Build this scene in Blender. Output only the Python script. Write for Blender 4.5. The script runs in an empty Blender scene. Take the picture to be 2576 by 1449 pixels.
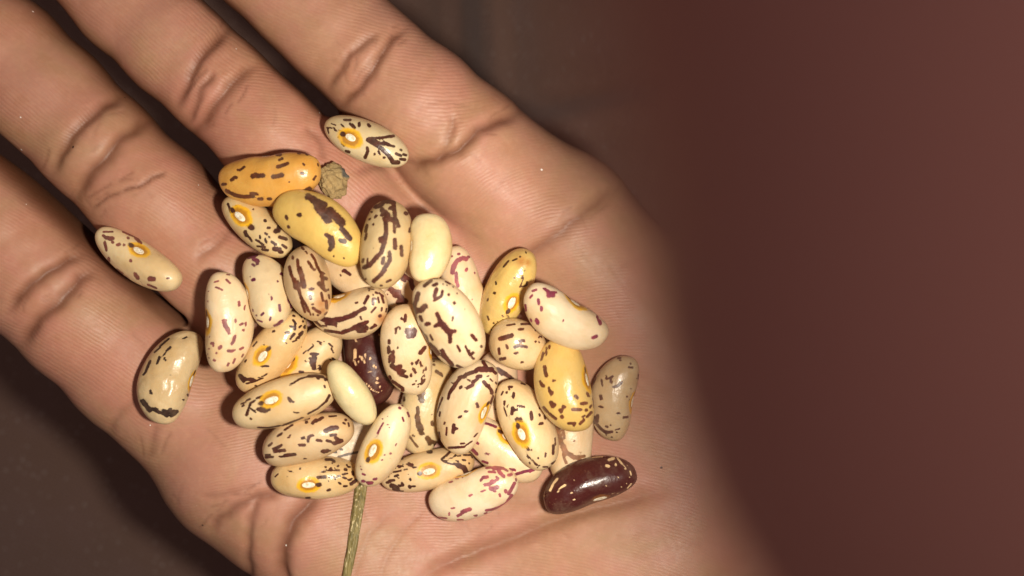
import bpy, math, random
import numpy as np
from mathutils import Vector, Matrix

random.seed(4)
RNG = np.random.RandomState(11)
sc = bpy.context.scene
COL = sc.collection
MM = 0.001

# ------------------------------------------------------------------ camera
CAM_H = 128.0            # mm above the palm plane (z = 0)
FW = 160.0               # mm seen across the frame at z = 0
cam_d = bpy.data.cameras.new('camera')
cam = bpy.data.objects.new('camera', cam_d)
COL.objects.link(cam)
cam.location = (0, 0, CAM_H * MM)
cam.rotation_euler = (0, 0, 0)
cam_d.sensor_width = 36.0
cam_d.lens = 36.0 * CAM_H / FW
cam_d.clip_start = 0.0005
cam_d.clip_end = 5.0
cam_d.dof.use_dof = True
cam_d.dof.focus_distance = 0.1245
cam_d.dof.aperture_fstop = 12.0
sc.camera = cam

# ------------------------------------------------------------------ light
world = bpy.data.worlds.new('World')
sc.world = world
world.use_nodes = True
bg = world.node_tree.nodes['Background']
bg.inputs[0].default_value = (1.0, 0.72, 0.67, 1)
bg.inputs[1].default_value = 0.135

LAMP = (14.0, -8.0, 107.0)
ld = bpy.data.lights.new('phone_flash', 'SPOT')
lamp = bpy.data.objects.new('phone_flash', ld)
COL.objects.link(lamp)
lamp.location = [c * MM for c in LAMP]
lamp.rotation_euler = (0, math.radians(5), 0)
ld.energy = 0.70
ld.color = (1.0, 0.92, 0.79)
ld.spot_size = math.radians(150)
ld.spot_blend = 0.45
ld.shadow_soft_size = 0.0042
# added point light by the lens, brightens the near finger towards the right
sd = bpy.data.lights.new('finger_fill', 'POINT')
fill_ob = bpy.data.objects.new('finger_fill', sd)
COL.objects.link(fill_ob)
fill_ob.location = (0.0045, 0.0005, 0.1315)
sd.energy = 0.00080
sd.color = (1.0, 0.88, 0.80)
sd.shadow_soft_size = 0.0015

vs = sc.view_settings
vs.view_transform = 'Standard'
vs.look = 'None'
vs.exposure = 0.0
vs.gamma = 1.0
vs.use_curve_mapping = False

# ------------------------------------------------------------------ helpers
K = FW / 2576.0          # mm per overview pixel at z = 0
KS = FW / 4096.0         # mm per photo pixel at z = 0


def P(u, v, z=0.0):
    s = (CAM_H - z) / CAM_H
    return np.array([(u - 1288) * K * s, (724.5 - v) * K * s, z])


def rmm(px, z):
    return px * K * (CAM_H - z) / CAM_H


def to_px(co, k):
    """world mm -> photo pixels (k mm per pixel)"""
    s = CAM_H / (CAM_H - co[:, 2])
    w = FW / k
    return np.stack([co[:, 0] * s / k + w / 2, w * 9 / 32 - co[:, 1] * s / k], 1)


def lin(rgb):
    out = []
    for c in rgb:
        c = c / 255.0
        out.append(c / 12.92 if c <= 0.04045 else ((c + 0.055) / 1.055) ** 2.4)
    return (out[0], out[1], out[2], 1.0)


def mesh_obj(name, verts_mm, faces, mat=None, parent=None, smooth=True, attrs=None):
    me = bpy.data.meshes.new(name)
    verts = np.asarray(verts_mm, dtype=np.float64) * MM
    if isinstance(faces, np.ndarray):
        n, k = faces.shape
        me.vertices.add(len(verts))
        me.vertices.foreach_set('co', verts.astype(np.float32).ravel())
        me.loops.add(n * k)
        me.loops.foreach_set('vertex_index', faces.astype(np.int32).ravel())
        me.polygons.add(n)
        me.polygons.foreach_set('loop_start', np.arange(0, n * k, k, dtype=np.int32))
        me.update(calc_edges=True)
        me.validate()
    else:
        me.from_pydata([tuple(v) for v in verts], [], faces)
        me.update()
    if attrs:
        for an, av in attrs.items():
            a = me.attributes.new(an, 'FLOAT', 'POINT')
            a.data.foreach_set('value', np.asarray(av, dtype=np.float32))
    if smooth:
        me.polygons.foreach_set('use_smooth', [True] * len(me.polygons))
    if mat:
        me.materials.append(mat)
    o = bpy.data.objects.new(name, me)
    COL.objects.link(o)
    if parent:
        o.parent = parent
    return o


def tag(o, label, cat, group=None, kind=None):
    o['label'] = label
    o['category'] = cat
    if group:
        o['group'] = group
    if kind:
        o['kind'] = kind


class NT:
    def __init__(self, name):
        self.m = bpy.data.materials.new(name)
        self.m.use_nodes = True
        self.t = self.m.node_tree
        self.b = self.t.nodes['Principled BSDF']

    def n(self, typ, **kw):
        nd = self.t.nodes.new(typ)
        for k, v in kw.items():
            setattr(nd, k, v)
        return nd

    def l(self, a, b):
        self.t.links.new(a, b)

    def val(self, sock, v):
        if hasattr(v, 'node'):
            self.l(v, sock)
        else:
            sock.default_value = v

    def math(self, op, a, b=0.0, c=0.0, clamp=False):
        nd = self.n('ShaderNodeMath', operation=op, use_clamp=clamp)
        self.val(nd.inputs[0], a)
        self.val(nd.inputs[1], b)
        self.val(nd.inputs[2], c)
        return nd.outputs[0]

    def mix(self, f, a, b, mode='MIX'):
        nd = self.n('ShaderNodeMix', data_type='RGBA', blend_type=mode)
        self.val(nd.inputs[0], f)
        self.val(nd.inputs[6], a)
        self.val(nd.inputs[7], b)
        return nd.outputs[2]

    def attr(self, name):
        return self.n('ShaderNodeAttribute', attribute_name=name).outputs['Fac']

    def noise(self, scale, detail=2.0, rough=0.5, vec=None, dist=0.0):
        nd = self.n('ShaderNodeTexNoise')
        nd.inputs['Scale'].default_value = scale
        nd.inputs['Detail'].default_value = detail
        nd.inputs['Roughness'].default_value = rough
        nd.inputs['Distortion'].default_value = dist
        if vec is not None:
            self.l(vec, nd.inputs['Vector'])
        return nd.outputs[0]

    def coord(self, which='Object'):
        return self.n('ShaderNodeTexCoord').outputs[which]

    def mapping(self, vec, loc=(0, 0, 0), rot=(0, 0, 0), scale=(1, 1, 1)):
        nd = self.n('ShaderNodeMapping')
        self.l(vec, nd.inputs[0])
        nd.inputs[1].default_value = loc
        nd.inputs[2].default_value = rot
        nd.inputs[3].default_value = scale
        return nd.outputs[0]

    def ramp(self, f, lo, hi):
        nd = self.n('ShaderNodeMapRange', clamp=True)
        self.val(nd.inputs[0], f)
        nd.inputs[1].default_value = lo
        nd.inputs[2].default_value = hi
        return nd.outputs[0]

    def bump(self, h, dist, strength=1.0, normal=None):
        nd = self.n('ShaderNodeBump')
        nd.inputs['Strength'].default_value = strength
        nd.inputs['Distance'].default_value = dist
        self.l(h, nd.inputs['Height'])
        if normal is not None:
            self.l(normal, nd.inputs['Normal'])
        return nd.outputs[0]


# ------------------------------------------------------------------ materials
def skin_material(name, ridges=True, bright=1.0, tan_c=None, pink_c=None):
    N = NT(name)
    co = N.coord()
    crease = N.attr('crease')
    dorsal_shade = N.attr('dorsal_shade')
    n1 = N.noise(85, 4, 0.6, co, 0.6)
    n2 = N.noise(230, 3, 0.6, co)
    n3 = N.noise(900, 2, 0.6, co)
    tan_ = lin((176 * bright, 135 * bright, 104 * bright))
    pink = lin((184 * bright, 132 * bright, 111 * bright))
    if tan_c:
        tan_, pink = lin(tan_c), lin(pink_c)
    c = N.mix(N.ramp(n1, 0.36, 0.60), tan_, pink)
    c = N.mix(N.math('MULTIPLY', N.ramp(n2, 0.5, 0.75), 0.35), c, lin((166, 114, 82)))
    c = N.mix(N.math('MULTIPLY', N.ramp(N.noise(38, 3, 0.6, co, 0.8), 0.46, 0.62), 0.22), c, lin((196, 120, 100)))
    c = N.mix(N.math('MULTIPLY', N.ramp(n3, 0.45, 0.8), 0.22), c, lin((212, 164, 134)))
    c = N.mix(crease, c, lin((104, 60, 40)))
    c = N.mix(dorsal_shade, c, lin((104, 62, 38)))
    # dust and its tiny glints painted as white specks, soil as dark ones
    vd = N.n('ShaderNodeTexVoronoi')
    vd.inputs['Scale'].default_value = 430
    N.l(co, vd.inputs['Vector'])
    sd_ = N.n('ShaderNodeSeparateColor')
    N.l(vd.outputs['Color'], sd_.inputs[0])
    near = N.math('LESS_THAN', vd.outputs['Distance'], N.math('MULTIPLY', sd_.outputs[1], 0.085))
    c = N.mix(N.math('MULTIPLY', near, N.math('GREATER_THAN', sd_.outputs[0], 0.90)), c, lin((250, 242, 235)))
    c = N.mix(N.math('MULTIPLY', near, N.math('LESS_THAN', sd_.outputs[0], 0.035)), c, lin((70, 46, 34)))
    N.l(c, N.b.inputs['Base Color'])
    # papillary ridges follow the phase stored on the mesh
    fine = N.noise(2600, 2, 0.6, co)
    if ridges:
        ph = N.attr('ridge')
        wob = N.noise(420, 2, 0.5, co)
        ph2 = N.math('ADD', ph, N.math('MULTIPLY', wob, 0.55))
        s = N.math('SINE', N.math('MULTIPLY', ph2, 2 * math.pi / 0.50))
        s = N.math('MULTIPLY', N.math('ADD', s, 1.0), 0.5)
        s = N.math('POWER', s, 0.7)
        amp = N.ramp(N.noise(95, 3, 0.6, co), 0.36, 0.66)
        amp = N.math('MULTIPLY', N.math('ADD', N.math('MULTIPLY', amp, 0.92), 0.08), N.attr('ridge_amount'))
        h = N.math('ADD', N.math('MULTIPLY', s, amp), N.math('MULTIPLY', fine, 0.35))
        nrm = N.bump(h, 0.000038, 0.7)
        # ridge tops a touch paler than the furrows between them
        c2 = N.mix(N.math('MULTIPLY', N.math('SUBTRACT', 1.0, s), N.math('MULTIPLY', amp, 0.11)), c, lin((150, 96, 78)))
        N.l(c2, N.b.inputs['Base Color'])
    else:
        nrm = N.bump(fine, 0.0001, 0.6)
    nrm = N.bump(N.noise(330, 4, 0.6, co), 0.00014, 0.5, nrm)
    N.l(nrm, N.b.inputs['Normal'])
    rr = N.math('ADD', 0.40, N.math('MULTIPLY', N.noise(1500, 2, 0.6, co), 0.25))
    N.l(rr, N.b.inputs['Roughness'])
    N.b.inputs['Specular IOR Level'].default_value = 0.42
    N.b.inputs['Subsurface Weight'].default_value = 0.16
    N.b.inputs['Subsurface Radius'].default_value = (1.0, 0.5, 0.35)
    N.b.inputs['Subsurface Scale'].default_value = 0.0016
    return N.m


def bean_material(name, base, markc, seed, dark=False, halo=True, speck=0.6, mottle=None, gloss=0.21, wrinkle=0.0):
    N = NT(name)
    co = N.mapping(N.coord(), loc=(seed * 0.37, seed * 0.11, seed * 0.23))
    f = N.attr('mark')
    e = N.attr('halo')
    stain = N.attr('stain')
    big = N.noise(170, 3, 0.55, co)
    if base[0] > 200 and base[2] > 115:
        base = tuple(0.68 * x + 0.32 * y for x, y in zip(base, (222, 203, 168)))
    b = lin(base)
    if mottle is None:
        mottle = tuple(x * k for x, k in zip(base, (0.92, 0.84, 0.70)))
    c = N.mix(N.math('MULTIPLY', N.ramp(big, 0.40, 0.72), 0.75), b, lin(mottle))
    c = N.mix(N.math('MULTIPLY', N.ramp(N.noise(420, 3, 0.6, co), 0.52, 0.78), 0.30), c, lin(tuple(x * k for x, k in zip(base, (0.86, 0.80, 0.72)))))
    c = N.mix(N.math('MULTIPLY', stain, 0.75), c, lin((176, 108, 48)))
    # tiny stray flecks
    vor = N.n('ShaderNodeTexVoronoi')
    vor.inputs['Scale'].default_value = 560
    N.l(N.mapping(co, scale=(0.75, 1, 1)), vor.inputs['Vector'])
    sel = N.n('ShaderNodeSeparateColor')
    N.l(vor.outputs['Color'], sel.inputs[0])
    rare = N.math('GREATER_THAN', sel.outputs[0], 1.0 - 0.10 * speck)
    fl = N.math('MULTIPLY', N.math('LESS_THAN', vor.outputs['Distance'], N.math('MULTIPLY', sel.outputs[1], 0.16)), rare)
    jag = N.math('SUBTRACT', N.noise(1150, 4, 0.65, co), 0.5)
    jag2 = N.math('SUBTRACT', N.noise(3400, 3, 0.65, co), 0.5)
    g = N.math('ADD', f, N.math('ADD', N.math('MULTIPLY', jag, 1.05), N.math('MULTIPLY', jag2, 0.75)))
    mk = N.math('MAXIMUM', N.ramp(g, -0.20, 0.04), N.math('MULTIPLY', N.ramp(g, -0.62, -0.15), 0.14))
    mk = N.math('MAXIMUM', mk, fl)
    markc = markc if dark else tuple(x * 0.80 for x in markc)
    mcol = N.mix(N.ramp(N.noise(900, 2, 0.6, co), 0.35, 0.7), lin(markc),
                 lin(tuple(min(255, x * k + 6) for x, k in zip(markc, (1.28, 1.2, 1.15)))))
    # pale pin-holes inside the pigment
    vor2 = N.n('ShaderNodeTexVoronoi')
    vor2.inputs['Scale'].default_value = 2600
    N.l(co, vor2.inputs['Vector'])
    pin = N.math('LESS_THAN', vor2.outputs['Distance'], 0.12)
    mcol = N.mix(N.math('MULTIPLY', pin, 0.4), mcol, lin(tuple(0.5 * a + 0.5 * d for a, d in zip(markc, base))))
    c = N.mix(mk, c, mcol)
    if dark:
        dust = N.math('LESS_THAN', vor2.outputs['Distance'], N.math('MULTIPLY', N.ramp(N.noise(300, 2, 0.5, co), 0.45, 0.75), 0.22))
        c = N.mix(N.math('MULTIPLY', dust, 0.55), c, lin((196, 150, 110)))
    if halo:
        ring = N.math('SUBTRACT', 1.0, N.ramp(N.math('ADD', e, N.math('MULTIPLY', jag, 0.5)), 0.86, 1.06))
        inner = N.math('SUBTRACT', 1.0, N.ramp(N.math('ADD', e, N.math('MULTIPLY', jag, 0.45)), 0.54, 0.78))
        if dark:
            c = N.mix(N.math('MULTIPLY', inner, 0.6), c, lin((150, 96, 40)))
        else:
            c = N.mix(N.math('MULTIPLY', ring, 0.92), c, lin((238, 180, 22)))
            c = N.mix(N.math('MULTIPLY', inner, 0.80), c, lin((166, 106, 34)))
    mp = N.attr('micropyle')
    mpm = N.ramp(N.math('ADD', mp, N.math('MULTIPLY', jag, 0.7)), 0.35, 0.55)
    c = N.mix(mpm, c, lin((74, 40, 28)))
    film = N.math('MULTIPLY', N.ramp(N.noise(240, 5, 0.7, N.mapping(co, loc=(0.21, 0.4, 0.1))), 0.50, 0.80), 0.22)
    c = N.mix(film, c, lin((190, 168, 138)))
    N.l(c, N.b.inputs['Base Color'])
    rg = N.math('ADD', gloss, N.math('ADD', N.math('MULTIPLY', mk, 0.10), N.math('MULTIPLY', N.ramp(N.noise(330, 4, 0.65, co), 0.35, 0.7), 0.20)))
    N.l(rg, N.b.inputs['Roughness'])
    N.b.inputs['Specular IOR Level'].default_value = 0.5
    N.b.inputs['Subsurface Weight'].default_value = 0.0 if dark else 0.12
    N.b.inputs['Subsurface Radius'].default_value = (1.0, 0.6, 0.3)
    N.b.inputs['Subsurface Scale'].default_value = 0.0007
    h = N.math('ADD', N.math('MULTIPLY', N.noise(260, 2, 0.5, co), 1.0 + wrinkle * 3), N.math('MULTIPLY', N.noise(2600, 2, 0.6, co), 0.10))
    h = N.math('ADD', h, N.math('MULTIPLY', N.noise(620, 3, 0.6, N.mapping(co, scale=(0.45, 1, 1)), 0.8), 0.16))
    h = N.math('SUBTRACT', h, N.math('MULTIPLY', mk, 0.06))
    N.l(N.bump(h, 0.00062, 0.55), N.b.inputs['Normal'])
    return N.m


def hilum_material():
    N = NT('hilum_scar')
    co = N.coord()
    c = N.mix(N.ramp(N.noise(1900, 3, 0.6, co), 0.42, 0.7), lin((244, 236, 214)), lin((206, 186, 150)))
    c = N.mix(N.math('MULTIPLY', N.ramp(N.noise(5200, 1, 0.5, co), 0.66, 0.72), 0.7), c, lin((90, 60, 40)))
    N.l(c, N.b.inputs['Base Color'])
    N.b.inputs['Roughness'].default_value = 0.7
    N.l(N.bump(N.noise(2600, 3, 0.6, co), 0.00012, 0.8), N.b.inputs['Normal'])
    return N.m


def cloth_material():
    N = NT('cloth_weave')
    co = N.coord()
    warp = N.n('ShaderNodeTexWave', wave_type='BANDS', bands_direction='X')
    warp.inputs['Scale'].default_value = 260
    warp.inputs['Distortion'].default_value = 1.2
    N.l(N.mapping(co, rot=(0, 0, 0.5)), warp.inputs[0])
    weft = N.n('ShaderNodeTexWave', wave_type='BANDS', bands_direction='Y')
    weft.inputs['Scale'].default_value = 260
    weft.inputs['Distortion'].default_value = 1.2
    N.l(N.mapping(co, rot=(0, 0, 0.5)), weft.inputs[0])
    w = N.math('MULTIPLY', warp.outputs['Fac'], weft.outputs['Fac'])
    c = N.mix(N.ramp(N.noise(60, 3, 0.6, co), 0.35, 0.7), lin((122, 92, 78)), lin((126, 96, 86)))
    c = N.mix(N.math('MULTIPLY', N.math('SUBTRACT', 1.0, w), 0.3), c, lin((72, 52, 46)))
    # sparkle of glossy fibres, painted as pale dots
    vor = N.n('ShaderNodeTexVoronoi')
    vor.inputs['Scale'].default_value = 480
    N.l(N.mapping(co, rot=(0, 0, 0.5)), vor.inputs['Vector'])
    sel = N.n('ShaderNodeSeparateColor')
    N.l(vor.outputs['Color'], sel.inputs[0])
    d = N.math('MULTIPLY', N.math('LESS_THAN', vor.outputs['Distance'], 0.24), N.math('GREATER_THAN', sel.outputs[0], 0.35))
    c = N.mix(N.math('MULTIPLY', N.math('MULTIPLY', d, sel.outputs[1]), 0.28), c, lin((178, 166, 160)))
    N.l(c, N.b.inputs['Base Color'])
    N.b.inputs['Roughness'].default_value = 0.75
    N.b.inputs['Sheen Weight'].default_value = 0.2
    N.l(N.bump(w, 0.0006, 0.7), N.b.inputs['Normal'])
    return N.m


def clod_material():
    N = NT('dried_soil')
    co = N.coord()
    c = N.mix(N.ramp(N.noise(420, 4, 0.65, co), 0.38, 0.66), lin((192, 164, 112)), lin((156, 132, 90)))
    c = N.mix(N.ramp(N.noise(1300, 3, 0.6, co), 0.55, 0.7), c, lin((184, 152, 98)))
    c = N.mix(N.ramp(N.noise(260, 1, 0.5, N.mapping(co, loc=(0.3, 0.2, 0.1))), 0.70, 0.76), c, lin((96, 92, 84)))
    N.l(c, N.b.inputs['Base Color'])
    N.b.inputs['Roughness'].default_value = 0.9
    N.l(N.bump(N.noise(1500, 5, 0.7, co), 0.0006, 0.9), N.b.inputs['Normal'])
    return N.m


def stalk_material():
    N = NT('dry_stalk')
    co = N.mapping(N.coord(), scale=(1, 0.06, 1))
    c = N.mix(N.ramp(N.noise(1500, 3, 0.6, co), 0.35, 0.65), lin((104, 94, 52)), lin((146, 130, 78)))
    c = N.mix(N.ramp(N.noise(2600, 2, 0.6, co), 0.60, 0.68), c, lin((222, 204, 156)))
    c = N.mix(N.ramp(N.noise(2100, 2, 0.6, N.mapping(co, loc=(0.1, 0, 0.3))), 0.62, 0.72), c, lin((72, 58, 38)))
    N.l(c, N.b.inputs['Base Color'])
    N.b.inputs['Roughness'].default_value = 0.55
    N.l(N.bump(N.noise(2200, 3, 0.6, co), 0.0003, 0.9), N.b.inputs['Normal'])
    return N.m


# ------------------------------------------------------------------ signed distance tools
def cone_sdf(X, Y, Z, a, b, ra, rb, flat=1.0):
    """round tapered limb from a to b (approximate distance), flat scales z"""
    ax, ay, az = a
    bx, by, bz = b
    dx, dy, dz = bx - ax, by - ay, bz - az
    L2 = dx * dx + dy * dy + dz * dz
    t = np.clip(((X - ax) * dx + (Y - ay) * dy + (Z - az) * dz) / L2, 0, 1)
    qx = X - (ax + dx * t)
    qy = Y - (ay + dy * t)
    qz = (Z - (az + dz * t)) * flat
    return np.sqrt(qx * qx + qy * qy + qz * qz) - (ra + (rb - ra) * t)


def smin(a, b, k):
    h = np.maximum(k - np.abs(a - b), 0.0) / k
    return np.minimum(a, b) - h * h * k * 0.25


def chain(X, Y, Z, pts, k=2.0, flat=1.0):
    d = None
    for (p, r), (q, s) in zip(pts[:-1], pts[1:]):
        e = cone_sdf(X, Y, Z, p, q, r, s, flat)
        d = e if d is None else smin(d, e, k)
    return d


def surface_nets(F, org, h):
    """quads around the zero set of the grid F"""
    nx, ny, nz = F.shape
    neg = F < 0
    cnt = np.zeros((nx - 1, ny - 1, nz - 1), np.int8)
    for i in (0, 1):
        for j in (0, 1):
            for k in (0, 1):
                cnt += neg[i:nx - 1 + i, j:ny - 1 + j, k:nz - 1 + k]
    act = (cnt > 0) & (cnt < 8)
    I, J, Kk = np.nonzero(act)
    idx = -np.ones(act.shape, np.int64)
    idx[I, J, Kk] = np.arange(len(I))
    acc = np.zeros((len(I), 3))
    num = np.zeros(len(I))
    corners = [(i, j, k) for i in (0, 1) for j in (0, 1) for k in (0, 1)]
    for c0 in corners:
        for ax in range(3):
            if c0[ax] == 1:
                continue
            c1 = list(c0)
            c1[ax] = 1
            f0 = F[I + c0[0], J + c0[1], Kk + c0[2]]
            f1 = F[I + c1[0], J + c1[1], Kk + c1[2]]
            m = (f0 < 0) != (f1 < 0)
            t = np.where(m, f0 / np.where(m, f0 - f1, 1), 0)
            p = np.array(c0, float)[None, :].repeat(len(I), 0)
            p[:, ax] += t
            acc[m] += p[m]
            num[m] += 1
    v = (acc / num[:, None] + np.stack([I, J, Kk], 1)) * h + np.array(org)
    quads = []
    for ax in range(3):
        sl0 = [slice(None)] * 3
        sl1 = [slice(None)] * 3
        sl0[ax] = slice(0, -1)
        sl1[ax] = slice(1, None)
        a = neg[tuple(sl0)]
        b = neg[tuple(sl1)]
        m = a != b
        o1, o2 = [x for x in range(3) if x != ax]
        e = np.argwhere(m)
        dims = act.shape
        ok = (e[:, o1] > 0) & (e[:, o2] > 0) & (e[:, o1] < dims[o1]) & (e[:, o2] < dims[o2])
        e = e[ok]
        fl = a[tuple(e.T)]
        q = []
        for d1, d2 in ((1, 1), (0, 1), (0, 0), (1, 0)):
            c = e.copy()
            c[:, o1] -= d1
            c[:, o2] -= d2
            q.append(idx[c[:, 0], c[:, 1], c[:, 2]])
        q = np.stack(q, 1)
        flip = fl if ax != 1 else ~fl
        q[~flip] = q[~flip][:, ::-1]
        quads.append(q)
    return v, np.concatenate(quads)


def grid_axes(lo, hi, h):
    return [np.arange(lo[i], hi[i] + h, h, dtype=np.float32) for i in range(3)]


# ------------------------------------------------------------------ the open hand
def joint(u, v, zs, px):
    """skin surface height zs, half width px in overview pixels"""
    z = zs - rmm(px, zs - 9)
    return (P(u, v, z), rmm(px, z))


FINGERS = [
    [joint(400, -360, 12, 92), joint(520, -225, 10, 118), joint(640, -105, 8, 128), joint(766, 0, 6, 141), joint(846, 77, 5.5, 141),
     joint(941, 164, 5, 137), joint(1056, 266, 5, 148), joint(1165, 378, 3.5, 165), joint(1390, 590, -0.5, 200)],
    [joint(-40, -380, 12, 88), joint(95, -235, 10, 114), joint(230, -100, 9, 124), joint(326, 4, 7, 132), joint(446, 116, 6, 132),
     joint(558, 219, 5, 128), joint(687, 338, 4.5, 135), joint(830, 465, 2, 150), joint(1130, 755, -3, 185)],
    [joint(-330, -170, 14, 86), joint(-210, -70, 13, 114), joint(-110, 26, 12, 124), joint(6, 131, 10, 142), joint(126, 249, 8, 143),
     joint(249, 368, 6.5, 138), joint(383, 502, 5, 142), joint(540, 665, 2, 152), joint(860, 935, -3, 180)],
    [joint(-340, 250, 16, 82), joint(-240, 340, 15, 108), joint(-130, 452, 13, 124), joint(-44, 544, 11, 148), joint(26, 614, 9.5, 155),
     joint(106, 694, 8, 158), joint(217, 803, 6, 153), joint(352, 923, 3, 160), joint(628, 1146, -1, 188)],
]
GAPS = [([(420, -120, -1), (535, 5, -2), (640, 97, -3), (705, 162, -4), (770, 227, -5), (832, 290, -6)], 0.62),
        ([(-100, 240, 3), (0, 345, 1), (127, 480, -1), (200, 552, -2), (300, 645, -4), (400, 738, -5), (478, 800, -7)], 0.62)]
WR = [(1980, 1440), (1910, 1540), (1830, 1640), (1710, 1790)]


def hand_sdf(X, Y, Z):
    # the hollow of the palm and soft pads, as a change of height
    def g(u, v, s, a, su=None, ang=0.0):
        c = P(u, v, 0)
        dx, dy = X - c[0], Y - c[1]
        if su is None:
            return a * np.exp(-(dx * dx + dy * dy) / (2 * s * s))
        ca, sa = math.cos(ang), math.sin(ang)
        p, q = dx * ca + dy * sa, -dx * sa + dy * ca
        return a * np.exp(-(p * p / (2 * su * su) + q * q / (2 * s * s)))
    bowl = g(1090, 960, 17, 5.0) + g(1350, 1130, 14, 2.2) + g(860, 800, 12, 1.2)
    bowl += g(980, 425, 3.2, 1.3, 7.0, 0.1)
    bowl -= g(1500, 540, 9, 1.6)
    bowl -= g(1130, 560, 7, 1.5, 10, -0.6)
    bowl -= g(1620, 1500, 13, 5.5)
    bowl -= g(760, 1420, 9, 1.8)
    bowl -= g(520, 1130, 9, 1.5)
    Zw = Z + bowl.astype(np.float32)
    palm = None
    for i, f in enumerate(FINGERS):
        m = f[-1]
        w = P(WR[i][0], WR[i][1], -15)
        e = cone_sdf(X, Y, Zw, m[0], w, m[1], 13.5)
        palm = e if palm is None else smin(palm, e, 9.0)
    for a, ra, b, rb in (
            (P(682, 1158, -13.5), 12.2, P(1035, 1492, -14), 13.7),
            (P(1035, 1492, -14), 13.7, P(1480, 1840, -16), 15.5),
            (P(1960, 1480, -12), 15.0, P(2120, 1180, -8), 12.5),
            (P(1750, 1330, -13), 13.0, P(1980, 1470, -13), 15.0),
            (P(1570, 760, -12), 10.5, P(2030, 1190, -10), 9.0),
            (P(1840, 1620, -17), 20.0, P(2500, 2280, -20), 22.0),
            (P(2500, 2280, -20), 22.0, P(2900, 2680, -22), 25.0)):
        palm = smin(palm, cone_sdf(X, Y, Zw, a, b, ra, rb, 1.15), 8.0)
    thumb = chain(X, Y, Z, [(P(2100, 1220, -9), 12.0), (P(2250, 930, -5), 10.0), (P(2340, 690, -3), 10.2), (P(2400, 480, -3), 8.2)], 3.0)
    palm = smin(palm, thumb, 6.0)
    d = palm
    for f in FINGERS:
        fd = chain(X, Y, Z, f, 2.0)
        d = smin(d, smin(palm, fd, 4.0), 1.8)
    for pl, hw in GAPS:
        cut = None
        for a, b in zip(pl[:-1], pl[1:]):
            pa, pb = P(*a), P(*b)
            ex, ey = pb[0] - pa[0], pb[1] - pa[1]
            t = np.clip(((X - pa[0]) * ex + (Y - pa[1]) * ey) / (ex * ex + ey * ey), 0, 1)
            e = np.hypot(X - pa[0] - ex * t, Y - pa[1] - ey * t) - hw
            cut = e if cut is None else np.minimum(cut, e)
        d = -smin(-d, cut, 1.6)
    return d


H = 0.65
LO = (-125.0, -128.0, -50.0)
HI = (112.0, 82.0, 26.0)
gx, gy, gz = grid_axes(LO, HI, H)
F = np.empty((len(gx), len(gy), len(gz)), np.float32)
# coarse look first, then only the blocks near the skin
BS = 12
cx = gx[0] + H * (np.arange(0, len(gx), BS) + BS / 2)
cy = gy[0] + H * (np.arange(0, len(gy), BS) + BS / 2)
cz = gz[0] + H * (np.arange(0, len(gz), BS) + BS / 2)
CD = hand_sdf(*[q.astype(np.float32) for q in np.meshgrid(cx, cy, cz, indexing='ij')])
reach = BS * H * 0.87 * 1.35 + 2.0
for bi in range(len(cx)):
    for bj in range(len(cy)):
        col = CD[bi, bj]
        near = np.nonzero(np.abs(col) < reach)[0]
        si, sj = slice(bi * BS, bi * BS + BS), slice(bj * BS, bj * BS + BS)
        for bk in range(len(cz)):
            F[si, sj, bk * BS:bk * BS + BS] = col[bk]
        if len(near):
            k0, k1 = near[0] * BS, (near[-1] + 1) * BS
            X, Y, Z = np.meshgrid(gx[si], gy[sj], gz[k0:k1], indexing='ij')
            F[si, sj, k0:k1] = hand_sdf(X, Y, Z)

# height map of the palm, used to rest the beans on it
neg = F < 0
top = (len(gz) - 1) - np.argmax(neg[:, :, ::-1], axis=2)
has = neg.any(axis=2)
top = np.clip(top, 0, len(gz) - 2)
ii, jj = np.meshgrid(np.arange(len(gx)), np.arange(len(gy)), indexing='ij')
f0 = F[ii, jj, top]
f1 = F[ii, jj, top + 1]
PALM = np.where(has, gz[top] + H * f0 / (f0 - f1 + 1e-9), -60.0)

hv, hq = surface_nets(F, LO, H)
del F, neg


def split_quads(v, q):
    e = np.stack([q, np.roll(q, -1, 1)], 2).reshape(-1, 2)
    es = np.sort(e, 1)
    key = es[:, 0].astype(np.int64) * len(v) + es[:, 1]
    uk, inv = np.unique(key, return_inverse=True)
    a, b = uk // len(v), uk % len(v)
    mid = (v[a] + v[b]) / 2
    cen = v[q].mean(1)
    n0 = len(v)
    n1 = n0 + len(mid)
    m = inv.reshape(-1, 4) + n0
    c = np.arange(len(q)) + n1
    out = [np.stack([q[:, k], m[:, k], c, m[:, k - 1]], 1) for k in range(4)]
    return np.concatenate([v, mid, cen]), np.concatenate(out)


def field(p):
    p = p.astype(np.float32)
    return hand_sdf(p[:, 0], p[:, 1], p[:, 2]).astype(np.float64)


def field_grad(p, h=0.25):
    g = np.zeros_like(p)
    for sx, sy, sz in ((1, -1, -1), (-1, -1, 1), (-1, 1, -1), (1, 1, 1)):
        k = np.array([sx, sy, sz], float)
        g += k * field(p + k * h)[:, None]
    return g / (np.linalg.norm(g, axis=1)[:, None] + 1e-9)


co, fq = split_quads(hv, hq)
co = co - np.clip(field(co), -0.5, 0.5)[:, None] * field_grad(co)
no = field_grad(co)
nv = len(co)

px = to_px(co, K)
facing = np.clip((no[:, 2] + 0.15) / 0.5, 0, 1)


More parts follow.
